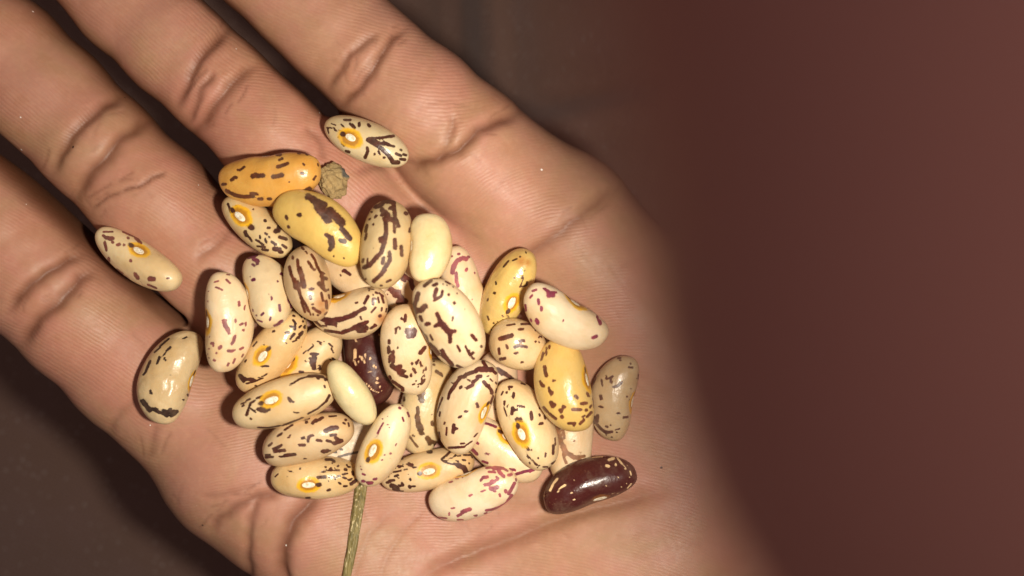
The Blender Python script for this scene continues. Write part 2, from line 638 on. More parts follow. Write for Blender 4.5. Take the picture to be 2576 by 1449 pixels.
def taper(p, poly, ends=0.2):
    # 1 along the line, falling to 0 at both of its ends
    seg = [math.hypot(b[0] - a[0], b[1] - a[1]) for a, b in zip(poly[:-1], poly[1:])]
    tot = sum(seg) + 1e-9
    best = np.full(len(p), 1e9)
    at = np.zeros(len(p))
    run = 0.0
    for (x0, y0), (x1, y1), L_ in zip(poly[:-1], poly[1:], seg):
        dx, dy = x1 - x0, y1 - y0
        t = np.clip(((p[:, 0] - x0) * dx + (p[:, 1] - y0) * dy) / (L_ * L_ + 1e-9), 0, 1)
        d = np.hypot(p[:, 0] - x0 - dx * t, p[:, 1] - y0 - dy * t)
        at = np.where(d < best, (run + t * L_) / tot, at)
        best = np.minimum(best, d)
        run += L_
    q = np.clip(np.minimum(at, 1 - at) / ends, 0, 1)
    return q * q * (3 - 2 * q)


def seg_dist(p, poly):
    d = np.full(len(p), 1e9)
    if len(poly) == 1:
        return np.hypot(p[:, 0] - poly[0][0], p[:, 1] - poly[0][1])
    for (x0, y0), (x1, y1) in zip(poly[:-1], poly[1:]):
        dx, dy = x1 - x0, y1 - y0
        L2 = dx * dx + dy * dy + 1e-9
        t = np.clip(((p[:, 0] - x0) * dx + (p[:, 1] - y0) * dy) / L2, 0, 1)
        d = np.minimum(d, np.hypot(p[:, 0] - x0 - dx * t, p[:, 1] - y0 - dy * t))
    return d


def pts(s):
    return [tuple(float(c) for c in q.split(',')) for q in s.split()]


# flexion creases: path in overview pixels, half width px, depth mm, pigment
CREASES = [
    ('1018,72 992,90 968,123 925,197 895,232 858,268', 9, 0.75, 0.75),
    ('945,85 931,97 900,120 875,143 852,178 830,215', 9, 0.55, 0.55),
    ('960,130 930,150 900,195 885,215', 6, 0.20, 0.25),
    ('1312,278 1268,300 1242,310 1205,327 1158,377 1098,402 1045,420 1015,412', 11, 0.95, 0.75),
    ('1140,300 1132,330 1122,367 1105,393', 8, 0.40, 0.3),
    ('572,75 533,110 500,145 480,190 465,225 448,262', 11, 0.85, 0.7),
    ('640,165 600,193 560,240 530,280 513,305 492,330', 11, 0.75, 0.65),
    ('530,190 506,220 490,262 478,300', 9, 0.55, 0.5),
    ('312,240 275,258 230,290 180,340 150,390 132,432', 11, 0.85, 0.7),
    ('380,300 337,327 300,352 270,395 230,430 205,470 190,498', 12, 0.85, 0.7),
    ('317,477 345,470 367,457 405,437', 4, 0.25, 0.65),
    ('243,515 262,500 290,488', 4, 0.2, 0.55),
    ('205,640 183,650 130,680 80,715 50,745 22,782', 11, 0.85, 0.7),
    ('232,680 205,700 150,760 100,800 75,832 52,868', 12, 0.85, 0.7),
    ('600,560 567,596 530,625 498,645', 9, 0.35, 0.3),
    ('1545,470 1510,505 1480,528 1440,560 1390,600 1330,642 1290,672', 14, 0.6, 0.5),
    ('1515,478 1470,512 1420,545', 6, 0.22, 0.2),
    ('1680,1230 1560,1262 1450,1288 1368,1319 1289,1355 1203,1385 1116,1421 1040,1462', 15, 1.35, 0.35),
    ('800,1245 786,1258 742,1305 717,1355 706,1394 708,1449 716,1490', 15, 1.5, 0.7),
    ('650,1250 643,1266 630,1310 622,1350 622,1410 632,1460', 9, 0.6, 0.4),
    ('530,1330 550,1310 580,1285 633,1257 690,1240', 10, 0.7, 0.5),
    ('392,1085 385,1115 380,1140', 9, 0.12, 0.3),
    ('520,1250 560,1248 620,1228', 7, 0.25, 0.2),
    ('900,430 950,412 1000,408 1050,420 1075,440', 10, 0.35, 0.25),
    ('1240,1250 1330,1262 1400,1255', 12, 0.35, 0.1),
    ('980,1290 930,1340 905,1400 890,1450', 7, 0.18, 0.12),
    ('1060,1290 1010,1340 975,1400 955,1450', 6, 0.16, 0.12),
    ('340,1010 300,1040 280,1075', 8, 0.25, 0.2),
    ('1085,260 1120,250 1165,262', 4, 0.10, 0.08),
    ('780,330 800,345 812,385', 7, 0.35, 0.3),
]
# finer wrinkles beside the main creases and scattered over the palm
_r = np.random.RandomState(3)
FINE = []
for s, w, dep, pig in CREASES[:24]:
    pl = np.array(pts(s))
    for _ in range(5 if pig > 0.45 else 2):
        k = _r.randint(0, len(pl) - 1)
        a, b = pl[k], pl[k + 1]
        t = (b - a) / (np.linalg.norm(b - a) + 1e-6)
        nn = np.array([-t[1], t[0]])
        c = a + (b - a) * _r.rand() + nn * _r.uniform(-34, 34)
        an = _r.uniform(-0.5, 0.5)
        t2 = t * math.cos(an) + nn * math.sin(an)
        L_ = _r.uniform(14, 40)
        FINE.append(([tuple(c - t2 * L_), tuple(c + nn * _r.uniform(-5, 5)), tuple(c + t2 * L_)], _r.uniform(4.0, 6.0), _r.uniform(0.03, 0.09), _r.uniform(0.12, 0.38)))
for _ in range(70):
    c = np.array([_r.uniform(150, 1650), _r.uniform(50, 1440)])
    an = _r.normal(0.9 if _r.rand() < 0.6 else -0.6, 0.35)
    t2 = np.array([math.cos(an), math.sin(an)])
    nn = np.array([-t2[1], t2[0]])
    L_ = _r.uniform(18, 60)
    FINE.append(([tuple(c - t2 * L_), tuple(c + nn * _r.uniform(-7, 7)), tuple(c + t2 * L_)], _r.uniform(4.0, 6.5), _r.uniform(0.02, 0.06), _r.uniform(0.04, 0.18)))


def stretch(pl, by):
    a, b = np.array(pl[0]), np.array(pl[1])
    c, d = np.array(pl[-1]), np.array(pl[-2])
    return [tuple(a + (a - b) / np.linalg.norm(a - b) * by)] + list(pl) + [tuple(c + (c - d) / np.linalg.norm(c - d) * by)]


ALLC = [(stretch(pts(s), 24), w * 1.0, d_, p_) for s, w, d_, p_ in CREASES] + [(q, w / 1.6, d_, p_) for q, w, d_, p_ in FINE]
disp = np.zeros(nv)
crz = np.zeros(nv)
wob = 1.6 * np.sin(px[:, 0] * 0.071 + np.sin(px[:, 1] * 0.05) * 2) + 1.0 * np.sin(px[:, 1] * 0.113 + px[:, 0] * 0.04)
pw = px + np.stack([wob, np.roll(wob, 7) * 0.0 + 1.2 * np.sin(px[:, 0] * 0.09 - px[:, 1] * 0.06)], 1)
for pl, w, dep, pig in ALLC:
    lo = np.min(pl, 0) - 90
    hi = np.max(pl, 0) + 90
    m = np.nonzero(((pw > lo) & (pw < hi)).all(1) & (no[:, 2] > -0.15))[0]
    d = seg_dist(pw[m], pl)
    tp = taper(pw[m], pl)
    w = w * 1.35
    prof = 0.9 * (-dep * np.exp(-(d / w) ** 1.7) + 0.05 * dep * np.exp(-((d - 2.4 * w) / (1.6 * w)) ** 2))
    disp[m] += prof * facing[m] * tp
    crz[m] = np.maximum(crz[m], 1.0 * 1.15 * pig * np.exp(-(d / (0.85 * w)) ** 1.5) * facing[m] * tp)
# small skin undulations
und = 0.05 * np.sin(px[:, 0] * 0.045 + 1.3 * np.sin(px[:, 1] * 0.03)) * np.sin(px[:, 1] * 0.052 + 0.8 * np.sin(px[:, 0] * 0.021))
disp += und * facing
co2 = co + no * disp[:, None]

# direction of the papillary ridges, turned into a phase by a Poisson solve
CTRL = [(1250, 200, -6), (1080, 250, 2), (1420, 430, -14), (1560, 700, -28), (1450, 600, -32), (1260, 520, -50), (1150, 470, -65),
        (950, 470, 80), (1040, 500, 72), (1600, 1000, 12), (1600, 1200, 28), (1520, 1350, 27), (1350, 1420, 14), (1200, 1300, 3), (1000, 1350, -2),
        (880, 1320, -26), (650, 1150, -28), (560, 1260, -30), (300, 1000, 42), (200, 820, 35), (450, 570, 72), (640, 320, -8), (560, 60, 66),
        (420, 120, 60), (750, 30, 48), (860, 40, 20), (100, 200, 62), (330, 420, 40), (60, 560, 40), (1800, 1400, 35), (900, 900, 10), (1100, 900, 0), (1300, 850, -20)]
nxg, nyg = 320, 200
ug = np.linspace(-500, 2700, nxg)
vg = np.linspace(-350, 1650, nyg)
UU, VV = np.meshgrid(ug, vg, indexing='ij')
num = np.zeros_like(UU)
den = np.zeros_like(UU)
for u, v, a in CTRL:
    w = 1.0 / ((UU - u) ** 2 + (VV - v) ** 2 + 4000.0) ** 1.6
    num += w * a
    den += w
th = np.radians(num / den)
du, dv = ug[1] - ug[0], vg[1] - vg[0]
nxv, nyv = -np.sin(th), np.cos(th)
# mirrored FFT Poisson solve (Neumann)
div = np.gradient(nxv, du, axis=0) + np.gradient(nyv, dv, axis=1)
ext = np.block([[div, div[:, ::-1]], [div[::-1], div[::-1, ::-1]]])
kx = 2 * np.pi * np.fft.fftfreq(2 * nxg, du)[:, None]
ky = 2 * np.pi * np.fft.fftfreq(2 * nyg, dv)[None, :]
k2 = kx ** 2 + ky ** 2
k2[0, 0] = 1
fe = np.fft.fft2(ext) / (-k2)
fe[0, 0] = 0
phi = np.real(np.fft.ifft2(fe))[:nxg, :nyg]
mgx, mgy = nxv.mean(), nyv.mean()
gpx, gpy = np.gradient(phi, du, axis=0).mean(), np.gradient(phi, dv, axis=1).mean()
phi += (mgx - gpx) * UU + (mgy - gpy) * VV
fu = np.clip((px[:, 0] - ug[0]) / du, 0, nxg - 2.001)
fv = np.clip((px[:, 1] - vg[0]) / dv, 0, nyg - 2.001)
iu, iv = fu.astype(int), fv.astype(int)
tu, tv = fu - iu, fv - iv
ph = (phi[iu, iv] * (1 - tu) * (1 - tv) + phi[iu + 1, iv] * tu * (1 - tv) + phi[iu, iv + 1] * (1 - tu) * tv + phi[iu + 1, iv + 1] * tu * tv) * K

dors_shade = np.clip((0.84 - no[:, 2]) / 0.95, 0, 1)  # back-of-hand brown, spread further to paint shade on the finger sides
dors_shade = dors_shade * dors_shade * (3 - 2 * dors_shade)
M_SKIN = skin_material('palm_skin')
hand = mesh_obj('hand', co2, fq, M_SKIN, attrs={'crease': np.clip(crz, 0, 0.9), 'dorsal_shade': dors_shade, 'ridge': ph, 'ridge_amount': facing})
tag(hand, 'open brown-skinned palm with creased fingers reaching to the upper left, holding the beans', 'hand')

# ------------------------------------------------------------------ the finger over the lens
def finger_at_lens():
    tip = np.array([8.85, 0.45, 119.2])
    ax = np.array([-0.05, 1.0, 0.0])
    ax /= np.linalg.norm(ax)
    ch = [(tip, 7.9), (np.array([8.9, 7.0, 119.2]), 8.1), (np.array([8.6, 20.0, 119.4]), 8.3), (np.array([7.0, 40.0, 121.0]), 8.9), (np.array([5.0, 66.0, 124.0]), 9.6)]
    h = 0.7
    lo = (-8.0, -12.0, 108.0)
    hi = (22.0, 80.0, 138.0)
    ax_ = grid_axes(lo, hi, h)
    X, Y, Z = np.meshgrid(*ax_, indexing='ij')
    f = chain(X, Y, Z, ch, 2.0, 1.04)
    v, q = surface_nets(f, lo, h)
    n = len(v)
    # the two bends of the joints
    d = np.zeros(n)
    cr = np.zeros(n)
    for s_ in (18.0, 21.0, 44.0, 47.0):
        t = (v - tip) @ ax
        cr = np.maximum(cr, 0.6 * np.exp(-((t - s_) / 0.7) ** 2))
        d -= 0.35 * np.exp(-((t - s_) / 0.7) ** 2)
    c = (v - tip) - ((v - tip) @ ax)[:, None] * ax
    c /= np.linalg.norm(c, axis=1)[:, None] + 1e-6
    v = v + c * d[:, None]
    o = mesh_obj('finger', v, q, skin_material('finger_skin', ridges=False, tan_c=(176, 126, 116), pink_c=(184, 122, 116)), attrs={'crease': cr, 'dorsal_shade': np.clip((120 - v[:, 2]) / 14, 0, 1) * 0.35})
    tag(o, 'dark blurred finger of the photographer close to the lens along the right side', 'finger')


finger_at_lens()

# ------------------------------------------------------------------ cloth far below
def build_cloth():
    n, m = 340, 300
    xs = np.linspace(-620, 620, n)
    ys = np.linspace(-560, 560, m)
    X, Y = np.meshgrid(xs, ys, indexing='ij')
    Z = -86 + 0 * X

    def fold(x0, y0, ang, s, a, length=400, bend=0.0):
        ca, sa = math.cos(ang), math.sin(ang)
        p = (X - x0) * ca + (Y - y0) * sa
        q = -(X - x0) * sa + (Y - y0) * ca + bend * p * p
        return a * np.exp(-(q / s) ** 2) * np.exp(-(p / length) ** 2)
    Z = Z + fold(-4, 75, math.radians(96), 7, 12, 60)
    Z = Z - fold(-16, 75, math.radians(93), 6, 12, 55)
    Z = Z + fold(30, 44, math.radians(10), 7, 10, 60, 0.002)
    Z = Z - fold(30, 56, math.radians(10), 7, 9, 60, 0.002)
    Z = Z + fold(-110, -60, math.radians(-40), 22, 5, 200)
    Z = Z + fold(-60, -95, math.radians(-55), 16, 4, 200)
    Z = Z + 1.4 * np.sin(X * 0.05 + 0.7 * np.sin(Y * 0.04)) * np.sin(Y * 0.043 + 1)
    v = np.stack([X.ravel(), Y.ravel(), Z.ravel()], 1)
    i, j = np.meshgrid(np.arange(n - 1), np.arange(m - 1), indexing='ij')
    a = (i * m + j).ravel()
    q = np.stack([a, a + m, a + m + 1, a + 1], 1)
    o = mesh_obj('cloth', v, q, cloth_material())
    tag(o, 'dark brown-grey woven cloth with soft folds lying below the hand', 'cloth', kind='structure')


build_cloth()

# ------------------------------------------------------------------ beans
REG = {'a': (800, 440, 4), 'b': (1400, 740, 4), 'c': (780, 960, 4), 'd': (1300, 1060, 4), 'e': (1900, 960, 4), 'f': (500, 1280, 4), 'g': (900, 1300, 4),
       'h': (1500, 1380, 4), 'i': (2000, 1340, 4), 'j': (1000, 1620, 4), 'k': (1500, 1700, 4), 'l': (2000, 1640, 4), 'm': (1000, 1942, 4), 'n': (1600, 1942, 4),
       'o': (0, 0, 0.62891), 'p': (1365, 0, 1.8864), 'q': (0, 768, 1.8864), 'r': (0, 1536, 1.8864)}
MARKS = {
1: 'p 200,1045 300,1040 395,1025 8;200,1045 300,1080 400,1105 7;200,1055 290,1110 350,1165 390,1220 13;390,1225 430,1225 14;415,1160 450,1175 8;470,1165 490,1170 8;445,1200 480,1205 8;450,1130 455,1133 7;180,1190 200,1140 195,1115 9;280,1140 290,1165 6;250,1165 252,1160 6;320,1190 328,1188 6;80,940 100,965 9;135,930 135,950 8;205,940 215,950 9;25,905 70,905 7;10,1075 20,1095 9;35,1140 60,1148 7;320,1070 360,1085 6|a 2030,280 2150,290 8;2100,215 2170,240 6;2260,230 2300,270 10;2400,220 2460,280 14;2300,155 2410,155 10;2550,210 2550,250 18;2150,320 2320,350 8;2320,360 2380,360 30;2215,428 2216,428 12;2270,530 2310,555 16;2330,655 2390,665 12;2040,300 2060,370 8',
2: 'a 600,960 640,960 710,905 14;500,1120 550,1080 580,1080 22;840,1060 890,1040 930,1060 1010,1045 32;1170,1070 1230,1060 1310,1040 32;1240,910 1330,880 1400,855 24;1265,800 1320,775 14;1230,715 1290,715 20;1570,695 1600,695 10;1700,710 1720,715 10;1850,750 1870,770 8;1650,860 1670,880 12;1620,1010 1650,1015 18;1885,860 1895,890 8;1820,1110 1850,1060 14;360,1190 410,1185 18;420,1290 550,1360 700,1390 850,1380 24;810,1330 920,1345 18;940,1425 990,1420 20;1090,1420 1130,1420 20;1450,1420 1600,1340 1760,1260 30',
3: 'q 1720,90 1740,150 6;1780,105 1790,135 6;1880,250 1900,270 18;2000,215 2002,217 9;1910,130 1911,130 5;2110,260 2100,290 2080,295 16;1850,300 1860,330 12;2020,270 2035,270 7;2000,310 2015,320 6;2110,340 2160,355 10;1960,330 1962,350 6;1930,360 1990,400 5;2000,355 2010,380 6;1940,410 2000,415 5;2050,375 2080,395 8;1980,435 2020,440 7;2070,430 2110,435 14;2130,400 2160,420 7;2030,340 2035,342 6;2110,455 2130,455 8;1870,330 1900,370 6',
4: 'o 775,495 815,515 8;800,520 825,550 11;830,530 860,560 9;860,575 880,600 6;820,590 835,600 4;835,600 835,620 6;750,540 755,541 4;720,545 722,550 3.5;725,570 727,572 3|c 2150,20 2200,80 2160,150 30;2330,10 2400,20 30;2220,255 2222,265 10;2380,290 2385,295 10',
5: 'b 400,350 480,340 540,260 680,270 28;560,260 640,250 30;700,290 710,400 720,540 28;640,370 700,350 24;510,400 560,440 610,480 36;500,480 520,490 16;560,540 640,540 740,570 36;740,570 785,660 22;570,580 580,700 560,850 540,960 500,1080 30;705,600 710,760 16;480,850 490,900 22;720,870 720,1010 26;820,980 830,1120 22;460,1110 350,1240 240,1320 30;540,1160 520,1250 22;630,1070 640,1200 590,1300 26;560,1360 480,1448 28;890,450 910,460 24;890,340 910,380 10;420,490 400,520 16;310,550 320,540 12;370,630 370,632 16;340,430 350,430 10;270,650 250,740 20;260,780 245,870 16;960,690 950,750 12;360,970 365,1020 6;205,1230 210,1190 16;285,1170 270,1260 8|d 620,40 720,10 24;980,10 900,150 780,260 28;990,270 1050,240 14;890,330 910,330 10;650,220 650,230 10',
7: 'b 1640,1400 1650,1300 1720,1210 1800,1170 1860,1185 30;1730,1105 1750,1105 14;1620,1140 1630,1140 12;1870,1340 1860,1360 16;1690,1420 1700,1410 14;1890,1140 1910,1155 8;1995,1400 1996,1410 8|d 2040,110 2080,10 24;2100,130 2100,250 2130,340 20;2270,60 2260,90 12;2360,545 2362,550 6',
8: 'e 455,430 540,330 10;600,330 670,300 8;720,265 721,266 12;620,600 635,610 8;335,665 340,715 8;310,850 312,850 20;205,940 200,975 10;800,490 801,500 5;765,575 750,625 5;790,610 720,760 5;830,670 830,720 760,750 10;500,1120 540,1100 8;540,1130 480,1290 6;440,1210 445,1225 10;530,1220 550,1240 7;430,1280 460,1280 5;200,1220 220,1280 9;295,1330 300,1335 9;360,1310 362,1312 6;420,1330 440,1340 5;310,1400 320,1410 10;265,1440 270,1445 9;470,1310 480,1320 5;810,190 820,210 5',
9: 'e 920,815 980,795 14;1090,775 1130,775 8;1120,795 1180,810 14;1180,840 1180,890 34;1250,850 1250,890 30;1230,830 1300,840 12;880,920 915,885 12;1010,960 1020,1020 20;1060,1085 1060,1125 20;805,1040 815,1130 12;985,1280 1000,1330 24;890,1270 900,1300 12;1408,1290 1408,1310 8;1950,1220 1975,1290 12;1990,1300 2000,1340 22;2005,1230 2006,1232 6|i 1480,45 1540,20 20',
10: 'e 510,1365 640,1345 10;740,1345 880,1340 14;700,1430 770,1425 14;970,1440 1020,1420 14|i 0,60 190,10 30;320,95 380,90 20;300,170 230,195 22;330,175 430,195 18;100,170 120,210 18;235,290 280,290 14;335,440 370,435 8;570,105 572,105 12;620,40 640,20 8;620,110 630,120 8;660,20 665,40 6|h 1980,60 1990,140 16;2000,230 2080,215 18',
11: 'i 790,170 790,210 12;740,200 740,320 9;690,280 660,400 12;715,510 720,580 740,650 24;640,740 680,820 16;660,780 700,820 16;770,840 820,960 14;800,900 840,930 20;860,730 861,731 22;820,1080 840,1140 870,1110 28;1200,975 1240,1010 20;1390,930 1410,970 16;1430,980 1431,981 8;1300,1100 1380,1090 20;1000,1140 1030,1160 20;960,1200 980,1230 22;1160,1195 1290,1195 20;1380,1200 1382,1205 20;1440,1160 1455,1130 12;990,1310 992,1312 26;700,1160 760,1230 18;790,1260 890,1340 18;1090,1415 1200,1415 16;1190,1420 1180,1448 14;1280,1420 1340,1360 20;1390,1310 1460,1240 16;1320,1310 1360,1290 10;1500,960 1490,1040 12;1500,1060 1510,1160 12',
12: 'i 1890,370 1930,368 12;1920,405 1935,402 8;2090,455 2092,460 12;2060,515 2120,520 10;1620,710 1640,810 10;1700,650 1700,710 8;1700,700 1760,690 8;1800,660 1760,690 1780,760 16;1820,830 1880,820 1940,760 16;1610,975 1620,1020 22;1590,1140 1640,1155 14;1880,1250 1910,1255 12;2035,980 2036,990 9;2080,1035 2081,1036 8;2095,860 2096,862 7;1740,390 1690,430 8;1560,600 1590,560 7;1490,780 1530,680 9;2215,640 2225,700 10;2220,750 2215,800 8;2190,695 2200,697 7|l 1500,120 1520,200 24;1560,90 1550,180 22;1560,240 1620,310 1700,360 1790,350 18;1695,260 1725,275 10;1765,243 1768,244 10;1850,320 1920,300 6;1700,400 1702,400 8;1860,355 1880,360 6;1780,435 1800,433 5;1980,120 2040,110 14',
13: 'd 1590,330 1700,250 22;1730,325 1790,300 20;1740,215 1800,215 8;1780,390 1750,500 26;1880,420 1870,480 18;1860,500 1740,570 18;1890,305 1891,306 10;1950,325 1951,325 8;1930,265 2000,300 8;2050,350 2055,355 8;1975,480 1980,470 16;2065,600 2070,610 20;2115,455 2117,460 9;2240,700 2245,705 8;1490,460 1430,650 1420,800 30;1600,660 1540,720 1450,740 40;1520,830 1550,890 22;1440,800 1450,960 1530,1060 1620,1180 24;1620,950 1660,940 26;1790,780 1850,900 26;1760,980 1830,950 26;1850,920 1920,1000 2000,1090 44;2000,1060 2080,1060 26;2000,1120 2000,1230 28;2050,820 2040,890 10;2350,1120 2420,1200 22;1680,1120 1720,1200 10;2120,1290 2160,1380 14;2250,1290 2310,1430 10;2370,1400 2375,1405 16;2500,1300 2505,1305 18;1700,1290 1800,1420 30;1870,1360 1920,1440 22;1610,1130 1640,1230 18|h 880,10 1000,130 40;1080,160 1160,230 1230,320 28;1090,90 1120,170 18;1310,330 1420,380 14;1500,90 1530,170 14;1540,190 1580,220 14;1570,120 1572,122 16;1330,40 1360,100 14;1450,20 1500,110 10;1700,20 1705,25 18',
14: 'd 1220,850 1235,870 16;1290,800 1280,900 18;1180,990 1195,1020 16;1130,1020 1135,1090 16;1330,1060 1420,1060 50;1340,1140 1420,1130 36;1025,1210 1025,1250 20;1020,1320 1015,1400 20;1165,1320 1168,1330 12;1090,1390 1080,1440 18;1580,1340 1530,1410 22|h 215,40 215,120 22;290,100 290,170 18;240,180 230,270 20;300,180 295,290 18;270,330 330,380 400,340 34;360,390 420,450 40;420,480 510,510 20;440,400 480,420 14;370,45 370,50 12;720,130 800,40 24;235,510 240,540 20;170,560 172,562 14;280,580 380,650 450,700 18;440,720 445,725 20;330,780 440,780 10;210,650 230,670 14;660,280 670,300 18;700,240 750,340 14;580,290 590,310 16;610,380 650,440 18;570,470 590,500 12;650,575 660,575 10;600,635 630,625 8;680,630 690,630 9;685,670 690,670 10;740,620 790,560 18;810,350 820,400 10;760,410 800,400 7;770,440 790,460 7;740,530 740,570 8;760,495 790,500 8',
15: 'g 2080,220 2110,270 16;2080,400 2080,520 26;2060,560 2100,640 18;2160,500 2240,600 20;2240,470 2240,530 18;2130,580 2140,590 16;2320,530 2325,545 16;2380,650 2410,680 20;2280,750 2350,740 14;2430,850 2440,860 24;2420,930 2470,920 10;2240,920 2330,1000 14;2330,1020 2380,1050 14;2400,1060 2460,1080 12;2460,980 2480,980 12;2460,150 2465,170 16;2210,180 2220,184 8|h 40,540 20,520 20;40,600 0,600 14;80,660 90,690 14;100,720 110,730 8',
16: 'h 740,700 740,780 50;720,800 750,890 40;680,1010 690,1080 660,1150 24;680,1160 690,1250 740,1350 36;740,1380 770,1420 20;460,840 465,890 14;980,420 1060,470 22;1070,490 1080,500 12;940,310 950,315 14;940,260 945,262 10;900,1115 902,1115 10;910,1230 920,1280 20|k 690,20 740,130 34;840,210 880,290 34;900,260 1000,300 28;960,330 1010,340 16;600,160 625,180 10;550,180 600,250 680,350 12',
17: 'h 1630,390 1740,380 30;1730,270 1780,350 22;1700,400 1870,390 34;1860,390 1930,450 18;1620,420 1460,470 24;1440,500 1350,520 28;1340,550 1280,640 22;1270,660 1200,760 24;1190,770 1170,860 16;1640,510 1690,500 26;1640,540 1560,600 22;1560,640 1470,690 22;1380,665 1360,690 18;1495,560 1500,562 14;1230,600 1235,605 8;1740,590 1790,650 24;1810,650 1860,720 1870,770 24;1840,540 1880,580 8;1930,600 1945,620 8;1800,500 1820,495 6;1630,940 1645,990 18;1440,1060 1480,1065 14;1340,1160 1380,1140 14;1040,1070 1030,1140 9;1110,1230 1105,1270 9;1150,1320 1140,1440 10;1260,1280 1250,1400 22;1250,1330 1310,1340 18;1020,1400 1025,1448 10;1080,840 980,1100 945,1290 8;1890,820 1850,930 12;1930,760 1950,700 8|k 1025,120 1035,230 12;970,200 1010,290 10;1370,300 1430,295 10;1180,365 1300,360 1430,350 14;1450,330 1550,260 8;1590,190 1640,130 7',
18: 'k 1600,265 1650,295 14;1540,380 1590,420 1630,465 20;1770,460 1830,468 12;1720,580 1800,610 12;2320,550 2350,550 12;2170,300 2190,310 8;2160,710 2240,720 14;2250,790 2340,760 2420,740 2540,720 18;2480,750 2560,700 12|h 1700,1240 1800,1260 1940,1310 14',
19: 'i 140,830 190,830 14;145,860 150,870 10;105,920 107,920 16;220,930 215,1000 16;165,990 167,992 9;20,960 50,905 8;70,1060 70,1110 12;120,1120 120,1150 10;200,1170 190,1260 22;230,1200 270,1195 16;280,1130 390,1150 12;500,1240 510,1350 20;630,1170 632,1175 10;630,1270 640,1290 12;710,1290 725,1340 10;630,1425 680,1410 16;60,1160 110,1290 8;340,770 400,790 8|l 270,150 300,220 28;320,150 350,230 30;640,225 680,215 14;400,580 500,650 10;380,580 430,680 480,760 550,840 7;565,860 590,880 12;610,770 612,772 12;735,690 725,750 10;855,570 850,700 16;430,735 460,770 7;470,840 480,860 8;690,910 760,910 7;830,860 890,820 9;600,920 602,922 6;620,890 630,892 6;150,150 130,100 6;880,440 890,560 6',
20: 'l 920,270 940,350 30;950,400 970,530 30;1000,560 1020,620 1060,700 36;1010,700 1030,780 1060,850 16;1100,700 1180,760 1260,760 34;1260,750 1350,740 18;1180,490 1185,500 10;1280,670 1290,685 7;1010,330 1030,450 16',
21: 'l 1480,750 1640,740 16;1740,800 1820,770 24;1850,860 1852,880 18;1880,770 1950,860 18;1700,890 1740,900 24;2000,940 2010,945 18;2080,980 2100,1040 14;2075,1070 2076,1080 10;1890,1080 1892,1085 14;800,1290 860,1170 920,1100 20;920,1310 980,1240 1050,1200 16;1140,1120 1190,1115 12;1990,930 2040,880 8;1960,870 1990,900 10;2020,1190 2030,1160 10;2040,1250 2100,1180 14;1780,1185 1782,1190 10;1700,1215 1701,1216 8;1490,1315 1510,1310 8;1120,1340 1160,1320 8;1780,1350 1840,1330 6;1870,1340 1910,1320 6;700,1360 705,1380 10;1540,1230 1541,1231 6;1390,1300 1391,1300 6;1590,1280 1591,1280 6;1970,1210 1972,1215 8;1940,1230 1942,1232 6;1150,1440 1200,1430 8',
22: 'k 1900,690 2030,680 30;1980,710 2000,760 26;1820,750 1920,755 14;1780,690 1850,675 12;1690,890 1720,850 14;1730,840 1800,830 20;2020,780 2060,820 22;2060,700 2120,735 12;2140,800 2180,790 22;1750,960 1820,945 18;1840,950 1870,890 18;1880,920 1960,870 18;1940,830 1980,850 10;1840,1000 1840,1030 18;1870,1020 1960,1000 28;1900,1050 1920,1060 18;1700,1070 1760,1045 12;1510,1130 1550,1105 16;1995,1110 2000,1140 14;2090,1050 2092,1070 20;2140,1100 2190,1020 2230,930 20;2190,1130 2100,1260 2000,1320 22;2000,1310 1880,1350 1780,1365 14;1220,1340 1270,1330 9;1400,1390 1520,1350 26;1390,1420 1340,1448 10;1190,1410 1185,1440 10;1190,915 1240,905 10;1400,840 1402,840 8;1290,860 1330,855 6;2255,860 2260,890 8|n 920,490 1000,440 16;610,510 750,525 8;920,550 1010,548 8;1190,485 1230,480 10;1350,450 1390,440 8',
23: 'k 850,430 900,430 22;1060,550 1140,490 1220,410 12;1200,395 1250,395 16;1080,580 1200,540 1280,500 5;1280,480 1300,470 5;1310,500 1370,490 6;1420,480 1530,480 10;1540,490 1560,520 8;1290,575 1340,573 6;1405,560 1445,565 10;1505,610 1506,615 9;1110,590 1200,620 1340,640 10;1340,650 1430,690 1460,760 34;1260,620 1340,640 14;560,640 600,635 18;530,640 580,650 12;540,605 541,605 9;500,625 501,626 7;350,650 360,655 10;390,670 400,665 16;420,655 450,660 6;450,630 451,631 8;320,690 322,690 8;600,680 690,680 5;290,755 420,730 9;450,720 520,700 6;200,820 215,822 12;320,820 370,805 14;250,775 252,775 9;375,848 376,849 8;230,890 300,885 18;190,920 230,910 16;560,865 565,875 16;430,930 450,960 400,975 14;550,980 560,1000 18;570,985 640,980 10;270,970 340,1000 34;310,1020 360,1030 30;380,960 382,960 10;675,770 680,790 8;530,790 532,800 6;420,540 440,540 8;280,635 290,635 8;140,820 140,850 8;360,1055 450,1058 6',
24: 'j 2390,45 2400,50 16;2440,5 2442,6 12;2520,120 2545,180 10;2440,200 2460,260 10;2120,220 2122,222 7;2205,180 2206,185 6;2130,290 2080,380 2040,460 10;2040,470 2000,540 5;2200,315 2215,315 6;2228,360 2229,361 8;2340,620 2320,660 5;2250,775 2252,780 16;2150,800 2160,800 10;2255,860 2256,860 6;2110,880 2130,875 5;1800,1100 1840,1120 12;1780,1030 1782,1032 8;1800,1220 1820,1225 18;1870,1240 1960,1240 14;1980,1190 2020,1180 16;1890,1260 1950,1255 14;1770,985 1771,986 6',
